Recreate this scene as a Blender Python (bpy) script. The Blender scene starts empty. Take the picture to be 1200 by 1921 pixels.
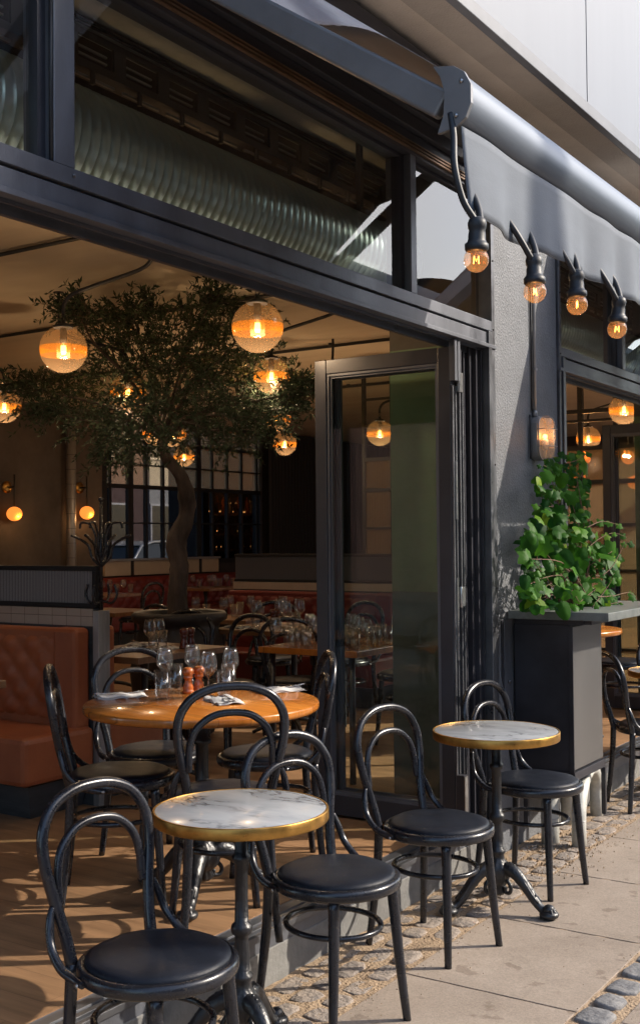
import bpy, math, random
from mathutils import Vector, Matrix
random.seed(11)
C = bpy.context.scene.collection
PI = math.pi
rnd = random.random
def U(a, b): return a + (b - a) * random.random()

# ------------------------------------------------------------------ camera
FPX = 2150.0                       # focal length in pixels of the 1200 px wide photo
YAW, PITCH, ROLL = math.radians(33.2), math.atan(52.5 / 2150), 0.009
H = 1.54
f0 = Vector((-math.sin(YAW), math.cos(YAW), 0)); r0 = Vector((math.cos(YAW), math.sin(YAW), 0)); u0 = Vector((0, 0, 1))
CF = (f0 * math.cos(PITCH) + u0 * math.sin(PITCH)); CU0 = (u0 * math.cos(PITCH) - f0 * math.sin(PITCH))
CR = r0 * math.cos(ROLL) - CU0 * math.sin(ROLL); CU = CU0 * math.cos(ROLL) + r0 * math.sin(ROLL)
CAM = Vector((0, 0, H))
cd = bpy.data.cameras.new('camera'); co = bpy.data.objects.new('camera', cd); C.objects.link(co)
m = Matrix(((CR.x, CU.x, -CF.x, 0), (CR.y, CU.y, -CF.y, 0), (CR.z, CU.z, -CF.z, H), (0, 0, 0, 1)))
co.matrix_world = m
cd.sensor_fit = 'HORIZONTAL'; cd.sensor_width = 36; cd.lens = 36 * FPX / 1200; cd.clip_end = 500; cd.clip_start = 0.05
bpy.context.scene.camera = co
def ray(px, py): return CF + CR * ((px - 600) / FPX) + CU * ((960.5 - py) / FPX)
def at_z(px, py, z): r = ray(px, py); return CAM + r * ((z - H) / r.z)
def at_x(px, py, x): r = ray(px, py); return CAM + r * (x / r.x)
def at_y(px, py, y): r = ray(px, py); return CAM + r * (y / r.y)
def at_d(px, py, d): return CAM + ray(px, py) * d

# ------------------------------------------------------------------ materials
def mat(name, col=(.5, .5, .5), rough=.5, metal=0, spec=.5, var=0, vscale=8, bump=0, bscale=40, coat=0, col2=None, stretch=None, coord='Object', rvar=0):
    M = bpy.data.materials.new(name); M.use_nodes = True; N = M.node_tree.nodes; L = M.node_tree.links
    b = N['Principled BSDF']; b.inputs['Base Color'].default_value = (*col, 1); b.inputs['Roughness'].default_value = rough
    b.inputs['Metallic'].default_value = metal; b.inputs['Specular IOR Level'].default_value = spec; b.inputs['Coat Weight'].default_value = coat
    if var or bump or col2 or rvar:
        tc = N.new('ShaderNodeTexCoord'); mp = N.new('ShaderNodeMapping'); L.new(tc.outputs[coord], mp.inputs[0])
        if stretch: mp.inputs['Scale'].default_value = stretch
        M['mp'] = mp.name
    if var or col2 or rvar:
        n = N.new('ShaderNodeTexNoise'); n.inputs['Scale'].default_value = vscale; n.inputs['Detail'].default_value = 6; n.inputs['Roughness'].default_value = .65
        L.new(mp.outputs[0], n.inputs['Vector'])
        cr = N.new('ShaderNodeValToRGB'); L.new(n.outputs[0], cr.inputs[0])
        c2 = col2 if col2 else tuple(c * (1 - var) for c in col); c1 = col if col2 else tuple(min(1, c * (1 + var)) for c in col)
        cr.color_ramp.elements[0].position = .32; cr.color_ramp.elements[1].position = .68
        cr.color_ramp.elements[0].color = (*c2, 1); cr.color_ramp.elements[1].color = (*c1, 1)
        L.new(cr.outputs[0], b.inputs['Base Color'])
        if rvar:
            mr = N.new('ShaderNodeMapRange'); mr.inputs[3].default_value = max(0, rough - rvar); mr.inputs[4].default_value = min(1, rough + rvar)
            mr.inputs[1].default_value = .3; mr.inputs[2].default_value = .7
            L.new(n.outputs[0], mr.inputs[0]); L.new(mr.outputs[0], b.inputs['Roughness'])
    if bump:
        n2 = N.new('ShaderNodeTexNoise'); n2.inputs['Scale'].default_value = bscale; n2.inputs['Detail'].default_value = 4
        L.new(mp.outputs[0], n2.inputs['Vector'])
        bp = N.new('ShaderNodeBump'); bp.inputs['Strength'].default_value = bump; bp.inputs['Distance'].default_value = .01
        L.new(n2.outputs[0], bp.inputs['Height']); L.new(bp.outputs[0], b.inputs['Normal'])
    return M
def nt(M): return M.node_tree.nodes, M.node_tree.links, M.node_tree.nodes['Principled BSDF']
def emit(name, col, s):
    M = bpy.data.materials.new(name); M.use_nodes = True; N, L, b = nt(M)
    b.inputs['Base Color'].default_value = (*col, 1); b.inputs['Emission Color'].default_value = (*col, 1); b.inputs['Emission Strength'].default_value = s
    return M
def glass(name, tint=(.9, .92, .92), ior=1.5, rough=0.0, boost=1.0, bump=None, haze=0, hazecol=(.5, .5, .5)):
    """architectural sheet glass: tinted see-through plus mirror by Fresnel"""
    M = bpy.data.materials.new(name); M.use_nodes = True; N = M.node_tree.nodes; L = M.node_tree.links; N.clear()
    out = N.new('ShaderNodeOutputMaterial'); tr = N.new('ShaderNodeBsdfTransparent'); tr.inputs[0].default_value = (*tint, 1)
    gl = N.new('ShaderNodeBsdfGlossy'); gl.inputs['Roughness'].default_value = rough
    fr = N.new('ShaderNodeFresnel'); fr.inputs[0].default_value = ior
    mm = N.new('ShaderNodeMath'); mm.operation = 'MULTIPLY'; mm.inputs[1].default_value = boost; mm.use_clamp = True
    gb = N.new('ShaderNodeNewGeometry'); inv = N.new('ShaderNodeMath'); inv.operation = 'SUBTRACT'; inv.inputs[0].default_value = 1; L.new(gb.outputs['Backfacing'], inv.inputs[1])
    m0 = N.new('ShaderNodeMath'); m0.operation = 'MULTIPLY'; L.new(fr.outputs[0], m0.inputs[0]); L.new(inv.outputs[0], m0.inputs[1]); L.new(m0.outputs[0], mm.inputs[0]); mx = N.new('ShaderNodeMixShader'); L.new(mm.outputs[0], mx.inputs[0])
    first = tr.outputs[0]
    if haze:
        df = N.new('ShaderNodeBsdfDiffuse'); df.inputs[0].default_value = (*hazecol, 1); tl = N.new('ShaderNodeBsdfTranslucent'); tl.inputs[0].default_value = (*hazecol, 1)
        ad = N.new('ShaderNodeMixShader'); ad.inputs[0].default_value = .5; L.new(df.outputs[0], ad.inputs[1]); L.new(tl.outputs[0], ad.inputs[2])
        m2 = N.new('ShaderNodeMixShader'); m2.inputs[0].default_value = haze; L.new(tr.outputs[0], m2.inputs[1]); L.new(ad.outputs[0], m2.inputs[2]); first = m2.outputs[0]
    L.new(first, mx.inputs[1]); L.new(gl.outputs[0], mx.inputs[2]); L.new(mx.outputs[0], out.inputs[0])
    if bump:
        tc = N.new('ShaderNodeTexCoord'); w = N.new('ShaderNodeTexWave'); w.inputs['Scale'].default_value = bump[0]; w.bands_direction = bump[2]
        L.new(tc.outputs['Object'], w.inputs[0]); bp = N.new('ShaderNodeBump'); bp.inputs['Strength'].default_value = bump[1]; bp.inputs['Distance'].default_value = .01
        L.new(w.outputs[1], bp.inputs['Height']); (None if haze else (L.new(bp.outputs[0], gl.inputs['Normal']), L.new(bp.outputs[0], fr.inputs['Normal'])))
        if haze: L.new(bp.outputs[0], df.inputs['Normal']); L.new(bp.outputs[0], tl.inputs['Normal'])
    return M

MT = {}
MT['frame'] = mat('frame_metal', (.14, .148, .17), .42, .35, var=.22, vscale=6, stretch=(1, 1, .3), rvar=.12, bump=.08, bscale=150)
MT['frame_dark'] = mat('frame_dark_metal', (.05, .05, .06), .38, .2, var=.15, vscale=5, rvar=.1)
MT['jamb'] = mat('jamb_aluminium', (.16, .165, .18), .38, .7, var=.15, vscale=9, rvar=.12)
MT['steel'] = mat('bare_steel', (.5, .5, .5), .3, .95, var=.2, vscale=30)
MT['black'] = mat('matt_black', (.012, .011, .013), .6, 0, var=.2)
MT['bronze'] = mat('bronze_strip', (.42, .27, .17), .35, .8, var=.25, vscale=4)
MT['render'] = mat('grey_render', (.15, .158, .172), .62, 0, var=.16, vscale=5, bump=.55, bscale=95)
MT['soffit'] = mat('beige_stucco', (.60, .52, .43), .85, col2=(.48, .40, .32), vscale=2.2, bump=.35, bscale=120)
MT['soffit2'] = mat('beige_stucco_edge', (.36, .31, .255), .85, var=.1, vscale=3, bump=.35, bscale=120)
MT['panel'] = mat('white_panel', (.14, .158, .19), .5, var=.05, vscale=3, stretch=(1, 1, .12))
MT['drip'] = mat('drip_metal', (.11, .115, .125), .5, .3, var=.1); MT['zinc'] = mat('zinc_trim', (.34, .34, .35), .4, .5, var=.12, vscale=8)
MT['concrete'] = mat('concrete_riser', (.25, .245, .23), .85, col2=(.14, .14, .14), vscale=7, bump=.3, bscale=60)
MT['pipe_conc'] = mat('galvanised_pipe', (.50, .50, .46), .6, .15, var=.22, vscale=11, bump=.12, bscale=60)
MT['slabceil'] = mat('raw_slab', (.60, .61, .56), .9, col2=(.34, .35, .31), vscale=1.6, bump=.4, bscale=20)
MT['fascia'] = mat('dark_fascia', (.04, .033, .035), .6, var=.2)
MT['duct'] = mat('spiral_duct', (.54, .68, .62), .30, .7, var=.12, vscale=4)
MT['tray'] = mat('cable_tray', (.13, .12, .12), .5, .4)
MT['tray_light'] = mat('galvanised_tray', (.5, .5, .48), .4, .8)
MT['fabric'] = mat('awning_fabric', (.13, .15, .178), .8, var=.1, vscale=7, stretch=(1, .3, 1), bump=.08, bscale=300)
MT['fabric_top'] = mat('awning_cloth', (.25, .225, .215), .85, var=.08, vscale=5, bump=.05, bscale=300)
MT['fabric_sunlit'] = mat('sunlit_awning_cloth', (.62, .64, .68), .8, var=.12, vscale=6, stretch=(.6, 8, 1))  # paler colour puts sunlight into the near edge of the awning cloth
M = MT['fabric_sunlit']; N, L, b = nt(M); tl = N.new('ShaderNodeBsdfTranslucent'); tl.inputs[0].default_value = (.5, .54, .62, 1); mx = N.new('ShaderNodeMixShader'); mx.inputs[0].default_value = .5; L.new(b.outputs[0], mx.inputs[1]); L.new(tl.outputs[0], mx.inputs[2]); L.new(mx.outputs[0], N['Material Output'].inputs[0])
MT['box'] = mat('awning_box_metal', (.13, .15, .18), .42, .35, var=.16, vscale=4, stretch=(1, .15, 3), rvar=.1)
MT['cap'] = mat('awning_cap', (.20, .20, .205), .4, .2, var=.1)
MT['rubber'] = mat('black_rubber', (.018, .02, .024), .5, 0, var=.2, vscale=20)
MT['wood_black'] = mat('black_stained_wood', (.014, .015, .020), .27, 0, spec=.6, var=.3, vscale=14, bump=.04, bscale=80, rvar=.07)
MT['leather'] = mat('black_leather', (.010, .0125, .0195), .46, 0, spec=.22, var=.2, vscale=12, bump=.12, bscale=260, rvar=.06)
MT['iron'] = mat('cast_iron', (.014, .015, .018), .36, 0, spec=.6, coat=.0, bump=.3, bscale=70)
MT['brass'] = mat('brass_rim', (.50, .28, .075), .38, .95, var=.22, vscale=22, rvar=.12, bump=.04, bscale=60)
MT['napkin'] = mat('white_cotton', (.55, .545, .54), .9, bump=.3, bscale=90)
MT['cutlery'] = mat('cutlery_steel', (.6, .6, .6), .15, 1)
MT['mill'] = mat('mill_wood', (.42, .11, .025), .22, 0, coat=.6, var=.25, vscale=30, stretch=(1, 1, 3))
MT['mill_dark'] = mat('mill_dark_wood', (.10, .02, .012), .25, 0, coat=.5, var=.2, vscale=30)
MT['ink'] = mat('black_ink', (.02, .02, .03), .4)
MT['tile'] = mat('cream_tile', (.50, .42, .33), .3, var=.06)
MT['plinth'] = mat('grey_plinth_wood', (.045, .05, .055), .6, var=.3, vscale=6, stretch=(1, 1, 6))
MT['post'] = mat('worn_grey_post', (.28, .28, .28), .5, .3, var=.3, vscale=14, stretch=(1, 1, .15))
MT['fluted'] = mat('fluted_panel', (.16, .135, .13), .35, .2, var=.08)
MT['ceiling'] = mat('tan_plaster', (.60, .54, .46), .85, col2=(.47, .41, .34), vscale=.6, stretch=(.5, 2.4, 1), bump=.2, bscale=5)
MT['wallc'] = mat('stained_concrete_wall', (.14, .12, .11), .85, col2=(.07, .06, .056), vscale=1.4, bump=.3, bscale=12)
MT['walld'] = mat('dark_wall', (.04, .033, .035), .8, var=.2)
MT['green'] = mat('green_plaster', (.19, .28, .17), .7, col2=(.12, .185, .11), vscale=2.2, bump=.2, bscale=30)
MT['colgrey'] = mat('grey_column_plaster', (.11, .10, .085), .8, var=.2, vscale=4)
MT['dado'] = mat('brown_dado', (.14, .13, .10), .6, var=.2, vscale=4)
MT['pot'] = mat('black_pot', (.05, .045, .045), .55, 0, col2=(.02, .02, .022), vscale=3, bump=.4, bscale=9)
MT['bark'] = mat('olive_bark', (.13, .10, .085), .9, col2=(.05, .038, .032), vscale=16, stretch=(1, 1, .25), bump=.8, bscale=26)
MT['soil'] = mat('soil', (.03, .022, .018), .95, bump=.5, bscale=40)
MT['caramic'] = mat('opal_shade', (.8, .6, .4), .3)
MT['redbrown_leather'] = mat('cognac_leather', (.42, .135, .055), .40, 0, spec=.4, col2=(.30, .085, .035), vscale=2.5, bump=.12, bscale=70)
MT['oxblood'] = mat('oxblood_leather', (.17, .028, .022), .38, 0, var=.15, vscale=3, bump=.1, bscale=60)
MT['tablewood_dark'] = mat('brown_table_wood', (.20, .10, .045), .35, 0, coat=.2, var=.3, vscale=5, stretch=(1, 8, 1))
MT['planter'] = mat('planter_metal', (.04, .04, .048), .38, .4, var=.3, vscale=3, rvar=.1)
MT['planter_side'] = mat('brushed_side_panel', (.21, .205, .20), .34, .75, var=.12, vscale=3, stretch=(1, 1, .4), rvar=.12)
MT['stonetop'] = mat('weathered_stone_top', (.22, .235, .225), .4, .1, col2=(.12, .135, .13), vscale=12, bump=.1, bscale=60)
MT['carpaint'] = mat('silver_car_paint', (.5, .52, .53), .2, .3, coat=.6)
MT['carglass'] = mat('car_glass', (.03, .04, .045), .05, 0)
MT['facade_pale'] = mat('pale_facade', (.42, .42, .41), .8, var=.1, vscale=.6)
MT['facade_brick'] = mat('red_brown_facade', (.14, .085, .075), .85, var=.2, vscale=2)
MT['roofgrey'] = mat('grey_roof', (.13, .14, .16), .6, var=.15)
MT['asphalt'] = mat('asphalt', (.06, .06, .062), .9, var=.2, vscale=20, bump=.3, bscale=120)
MT['clear_tank'] = mat('porcelain_white', (.7, .7, .68), .3)
MT['bottle_dark'] = mat('dark_bottle_glass', (.05, .03, .02), .08, 0, spec=.8, coat=.5)
MT['bottle_amber'] = mat('amber_bottle_glass', (.30, .10, .02), .1, 0, coat=.5)
MT['bottle_clear'] = mat('pale_bottle_glass', (.3, .27, .23), .1, 0, coat=.5)
MT['curtain'] = mat('black_curtain', (.013, .012, .016), .75)
MT['white'] = mat('white_plastic', (.7, .7, .7), .4)

M = MT['fluted']; N, L, b = nt(M); tc = N.new('ShaderNodeTexCoord'); w = N.new('ShaderNodeTexWave'); w.inputs['Scale'].default_value = 26; w.inputs['Distortion'].default_value = .4; L.new(tc.outputs['Object'], w.inputs[0]); cr = N.new('ShaderNodeValToRGB'); cr.color_ramp.elements[0].color = (.10, .085, .08, 1); cr.color_ramp.elements[1].color = (.26, .22, .205, 1); L.new(w.outputs[1], cr.inputs[0]); L.new(cr.outputs[0], b.inputs['Base Color'])  # light and shade of the ribs put into the colour as stripes
for nm_ in ('wood_black', 'leather'):
    M = MT[nm_]; N, L, b = nt(M); oi = N.new('ShaderNodeObjectInfo'); mp = N[M['mp']]; vm_ = N.new('ShaderNodeVectorMath'); vm_.operation = 'SCALE'; vm_.inputs['Scale'].default_value = 13; L.new(oi.outputs['Location'], vm_.inputs[0]); cmb = N.new('ShaderNodeVectorMath'); cmb.operation = 'ADD'
    src = mp.inputs[0].links[0].from_socket; L.new(src, cmb.inputs[0]); L.new(oi.outputs['Random'], cmb.inputs[1]); L.new(cmb.outputs[0], mp.inputs[0])
    # pale scuffs and dust specks
    n = N.new('ShaderNodeTexNoise'); n.inputs['Scale'].default_value = 55; n.inputs['Detail'].default_value = 3; L.new(mp.outputs[0], n.inputs[0])
    cr = N.new('ShaderNodeValToRGB'); cr.color_ramp.elements[0].position = .66; cr.color_ramp.elements[1].position = .74; cr.color_ramp.elements[0].color = (0, 0, 0, 1); cr.color_ramp.elements[1].color = (.5, .5, .5, 1); L.new(n.outputs[0], cr.inputs[0])
    mx = N.new('ShaderNodeMix'); mx.data_type = 'RGBA'; L.new(cr.outputs[0], mx.inputs[0]); old = b.inputs['Base Color'].links[0].from_socket; L.new(old, mx.inputs[6]); mx.inputs[7].default_value = (.10, .085, .07, 1); L.new(mx.outputs[2], b.inputs['Base Color'])
# leaves: tint differs from leaf to leaf
def leafmat(name, a, b, rough=.4, trans=.25):
    M = bpy.data.materials.new(name); M.use_nodes = True; N, L, p = nt(M)
    g = N.new('ShaderNodeNewGeometry'); cr = N.new('ShaderNodeValToRGB'); L.new(g.outputs['Random Per Island'], cr.inputs[0])
    cr.color_ramp.elements[0].color = (*a, 1); cr.color_ramp.elements[1].color = (*b, 1)
    e = cr.color_ramp.elements.new(.55); e.color = tuple(.62 * x + .28 * y for x, y in zip(a, b)) + (1,)
    if name == 'ivy_leaf': e = cr.color_ramp.elements.new(.93); e.color = (.07, .21, .015, 1); cr.color_ramp.elements[-1].color = (.24, .36, .03, 1)
    L.new(cr.outputs[0], p.inputs['Base Color']); p.inputs['Roughness'].default_value = rough; p.inputs['Specular IOR Level'].default_value = .16
    tl = N.new('ShaderNodeBsdfTranslucent'); L.new(cr.outputs[0], tl.inputs[0]); mx = N.new('ShaderNodeMixShader'); mx.inputs[0].default_value = trans
    out = N['Material Output']; L.new(p.outputs[0], mx.inputs[1]); L.new(tl.outputs[0], mx.inputs[2]); L.new(mx.outputs[0], out.inputs[0])
    return M
MT['olive_leaf'] = leafmat('olive_leaf', (.032, .052, .032), (.11, .15, .095), .5, .2)
MT['ivy_leaf'] = leafmat('ivy_leaf', (.008, .06, .008), (.12, .36, .022), .5, .42)
MT['street_leaf'] = leafmat('street_leaf', (.05, .12, .02), (.12, .24, .04), .6, .4)

# marble with thin crossing veins
M = mat('veined_marble', (.70, .71, .73), .22, coat=.1); MT['marble'] = M; N, L, b = nt(M)
tc = N.new('ShaderNodeTexCoord'); oi = N.new('ShaderNodeObjectInfo'); ad = N.new('ShaderNodeVectorMath'); ad.operation = 'ADD'
sc = N.new('ShaderNodeVectorMath'); sc.operation = 'SCALE'; sc.inputs['Scale'].default_value = 7
L.new(tc.outputs['Object'], ad.inputs[0]); L.new(oi.outputs['Location'], sc.inputs[0]); L.new(sc.outputs[0], ad.inputs[1])
mp = N.new('ShaderNodeMapping'); mp.inputs['Rotation'].default_value = (0, 0, .9); mp.inputs['Scale'].default_value = (1, 2.3, 1); L.new(ad.outputs[0], mp.inputs[0])
dn = N.new('ShaderNodeTexNoise'); dn.inputs['Scale'].default_value = 5; dn.inputs['Detail'].default_value = 5; L.new(mp.outputs[0], dn.inputs[0])
mxv = N.new('ShaderNodeMix'); mxv.data_type = 'VECTOR'; mxv.inputs[0].default_value = .38; L.new(mp.outputs[0], mxv.inputs[4]); L.new(dn.outputs[1], mxv.inputs[5])
vo = N.new('ShaderNodeTexVoronoi'); vo.feature = 'DISTANCE_TO_EDGE'; vo.inputs['Scale'].default_value = 2.6; L.new(mxv.outputs[1], vo.inputs[0])
cr = N.new('ShaderNodeValToRGB'); cr.color_ramp.elements[0].color = (.13, .14, .16, 1); cr.color_ramp.elements[0].position = 0.004
e = cr.color_ramp.elements[1]; e.color = (.33, .35, .375, 1); e.position = .028
e = cr.color_ramp.elements.new(.3); e.color = (.39, .41, .435, 1)
L.new(vo.outputs[0], cr.inputs[0])
cl = N.new('ShaderNodeTexNoise'); cl.inputs['Scale'].default_value = 7; L.new(mp.outputs[0], cl.inputs[0])
cr2 = N.new('ShaderNodeValToRGB'); cr2.color_ramp.elements[0].color = (.55, .57, .6, 1); cr2.color_ramp.elements[0].position = .42; cr2.color_ramp.elements[1].color = (1, 1, 1, 1); cr2.color_ramp.elements[1].position = .6
L.new(cl.outputs[0], cr2.inputs[0])
# fade veins in and out
vm = N.new('ShaderNodeMix'); vm.data_type = 'RGBA'; L.new(cl.outputs[0], vm.inputs[0]); vm.inputs[6].default_value = (.385, .405, .43, 1); L.new(cr.outputs[0], vm.inputs[7])
vf = N.new('ShaderNodeMapRange'); vf.inputs[1].default_value = .45; vf.inputs[2].default_value = .62; fn_ = N.new('ShaderNodeTexNoise'); fn_.inputs['Scale'].default_value = 3.1; L.new(mp.outputs[0], fn_.inputs[0]); L.new(fn_.outputs[0], vf.inputs[0])
vm2 = N.new('ShaderNodeMix'); vm2.data_type = 'RGBA'; L.new(vf.outputs[0], vm2.inputs[0]); vm2.inputs[6].default_value = (.385, .405, .43, 1); L.new(cr.outputs[0], vm2.inputs[7])
mu = N.new('ShaderNodeMix'); mu.data_type = 'RGBA'; mu.blend_type = 'MULTIPLY'; mu.inputs[0].default_value = .35; L.new(vm2.outputs[2], mu.inputs[6]); L.new(cr2.outputs[0], mu.inputs[7])
L.new(mu.outputs[2], b.inputs['Base Color'])

# planks / slabs / tiles through brick textures
def brickmat(name, c1, c2, mortar, scale, bw, rh, ms, rough=.5, bump=.3, rot=0, noise=.35, nscale=(30, 2, 1), coord='Object', coat=0, offset=.5, mb=1.0):
    M = mat(name, c1, rough, coat=coat); N, L, b = nt(M)
    tc = N.new('ShaderNodeTexCoord'); mp = N.new('ShaderNodeMapping'); mp.inputs['Rotation'].default_value = rot if isinstance(rot, tuple) else (0, 0, rot); L.new(tc.outputs[coord], mp.inputs[0])
    br = N.new('ShaderNodeTexBrick'); L.new(mp.outputs[0], br.inputs[0]); br.offset = offset
    br.inputs['Color1'].default_value = (*c1, 1); br.inputs['Color2'].default_value = (*c2, 1); br.inputs['Mortar'].default_value = (*mortar, 1)
    br.inputs['Scale'].default_value = scale; br.inputs['Mortar Size'].default_value = ms; br.inputs['Brick Width'].default_value = bw; br.inputs['Row Height'].default_value = rh
    br.inputs['Mortar Smooth'].default_value = .3
    mp2 = N.new('ShaderNodeMapping'); mp2.inputs['Scale'].default_value = nscale; L.new(mp.outputs[0], mp2.inputs[0])
    n = N.new('ShaderNodeTexNoise'); n.inputs['Scale'].default_value = 1; n.inputs['Detail'].default_value = 8; n.inputs['Roughness'].default_value = .7; L.new(mp2.outputs[0], n.inputs[0])
    cr = N.new('ShaderNodeValToRGB'); cr.color_ramp.elements[0].position = .3; cr.color_ramp.elements[1].position = .7
    cr.color_ramp.elements[0].color = (1 - noise,) * 3 + (1,); cr.color_ramp.elements[1].color = (1, 1, 1, 1); L.new(n.outputs[0], cr.inputs[0])
    mx = N.new('ShaderNodeMix'); mx.data_type = 'RGBA'; mx.blend_type = 'MULTIPLY'; mx.inputs[0].default_value = 1
    L.new(br.outputs[0], mx.inputs[6]); L.new(cr.outputs[0], mx.inputs[7]); L.new(mx.outputs[2], b.inputs['Base Color'])
    bp = N.new('ShaderNodeBump'); bp.invert = True; bp.inputs['Strength'].default_value = bump; bp.inputs['Distance'].default_value = .004 * mb; L.new(br.outputs['Fac'], bp.inputs['Height'])
    bp2 = N.new('ShaderNodeBump'); bp2.inputs['Strength'].default_value = .1; bp2.inputs['Distance'].default_value = .004; L.new(n.outputs[0], bp2.inputs['Height']); L.new(bp.outputs[0], bp2.inputs['Normal'])
    L.new(bp2.outputs[0], b.inputs['Normal'])
    return M
MT['floor'] = brickmat('oak_floor', (.42, .24, .125), (.37, .21, .108), (.28, .155, .08), 1, 1.7, .15, .002, rough=.5, rot=0, noise=.55, nscale=(1.1, 14, 1))
MT['floor'].node_tree.nodes['Principled BSDF'].inputs['Specular IOR Level'].default_value = .35
MT['tiles'] = brickmat('glazed_tile_band', (.50, .42, .34), (.44, .37, .30), (.20, .16, .13), 1, .105, .105, .002, rough=.25, rot=(PI / 2, 0, 0), offset=0, noise=.12, nscale=(4, 4, 4))
MT['orange_wood'] = brickmat('orange_table_wood', (.62, .22, .035), (.48, .15, .022), (.28, .09, .012), 1, 2.0, .11, .0015, rough=.22, rot=.25, noise=.4, nscale=(3, 45, 3), coat=.35)

# pavement slab concrete: fine speckle, stains
def pavemat():
    M = mat('pavement_concrete', (.4, .38, .35), .85); N, L, b = nt(M)
    tc = N.new('ShaderNodeTexCoord')
    n1 = N.new('ShaderNodeTexNoise'); n1.inputs['Scale'].default_value = 130; n1.inputs['Detail'].default_value = 5; n1.inputs['Roughness'].default_value = .8
    n2 = N.new('ShaderNodeTexNoise'); n2.inputs['Scale'].default_value = 2.2; n2.inputs['Detail'].default_value = 7; n2.inputs['Roughness'].default_value = .7
    n3 = N.new('ShaderNodeTexNoise'); n3.inputs['Scale'].default_value = 9; n3.inputs['Detail'].default_value = 3
    for n in (n1, n2, n3): L.new(tc.outputs['Object'], n.inputs[0])
    def ramp(n, p0, c0, p1, c1):
        r = N.new('ShaderNodeValToRGB'); r.color_ramp.elements[0].position = p0; r.color_ramp.elements[0].color = (*c0, 1); r.color_ramp.elements[1].position = p1; r.color_ramp.elements[1].color = (*c1, 1); L.new(n.outputs[0], r.inputs[0]); return r
    base = ramp(n2, .3, (.285, .228, .178), .7, (.41, .335, .268))
    sp = ramp(n1, .36, (.45, .45, .45), .62, (1.0, 1.0, 1.0))
    st = ramp(n3, .33, (.55, .5, .46), .37, (1, 1, 1))
    a = N.new('ShaderNodeMix'); a.data_type = 'RGBA'; a.blend_type = 'MULTIPLY'; a.inputs[0].default_value = .6; L.new(base.outputs[0], a.inputs[6]); L.new(sp.outputs[0], a.inputs[7])
    c = N.new('ShaderNodeMix'); c.data_type = 'RGBA'; c.blend_type = 'MULTIPLY'; c.inputs[0].default_value = .6; L.new(a.outputs[2], c.inputs[6]); L.new(st.outputs[0], c.inputs[7])
    L.new(c.outputs[2], b.inputs['Base Color'])
    bp = N.new('ShaderNodeBump'); bp.inputs['Strength'].default_value = .35; bp.inputs['Distance'].default_value = .004; L.new(n1.outputs[0], bp.inputs['Height']); L.new(bp.outputs[0], b.inputs['Normal'])
    return M
MT['pave'] = pavemat()
MT['sand'] = mat('sandy_joint_dirt', (.43, .31, .20), .95, col2=(.27, .19, .12), vscale=18, bump=1.0, bscale=90)
MT['cobble'] = mat('granite_cobble', (.38, .31, .25), .85, col2=(.17, .15, .135), vscale=16, bump=1.0, bscale=60)
MT['cobble_dark'] = mat('dark_granite_sett', (.26, .25, .24), .8, col2=(.13, .13, .135), vscale=13, bump=.7, bscale=50)

# glasses
MT['transom_glass'] = glass('transom_glass', (.97, .98, .97), 1.5, boost=1.6)
MT['door_glass'] = glass('door_glass', (.93, .955, .93), 1.5, boost=1.15)
MT['rib_glass'] = glass('fluted_glass', (.80, .72, .60), 1.5, rough=.08, bump=(22, .8, 'X'), haze=.35, hazecol=(.55, .42, .28))
MT['back_glass'] = glass('partition_glass', (.36, .36, .37), 1.45, boost=.7)
MT['globe'] = glass('ribbed_globe_glass', (.93, .80, .62), 1.5, rough=.16, boost=.55, haze=.030, hazecol=(.85, .52, .27))
MT['amber'] = glass('amber_glow_glass', (.98, .76, .46), 1.4, rough=.2, boost=.4, haze=.10, hazecol=(.98, .36, .03))  # amber reflection inside the globe, put in as coloured haze
MT['bulb'] = glass('clear_bulb_glass', (.95, .9, .82), 1.5, rough=.02, haze=.10, hazecol=(.95, .62, .3))
MT['drinkglass'] = glass('drinking_glass', (.93, .935, .94), 1.5, rough=.06, boost=3.0, haze=.025, hazecol=(.9, .9, .9))
MT['lampglass'] = glass('bulkhead_glass', (.92, .88, .82), 1.5, rough=.05, haze=.25, hazecol=(.75, .68, .6))
MT['filament'] = emit('hot_filament', (1, .30, .04), 11)
MT['bulb_core'] = emit('lamp_core', (1, .55, .18), 10)
MT['opal_lit'] = emit('lit_opal', (1, .27, .04), .5)
MT['warm_strip'] = emit('bar_strip_light', (1, .45, .12), 2.2)

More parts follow.
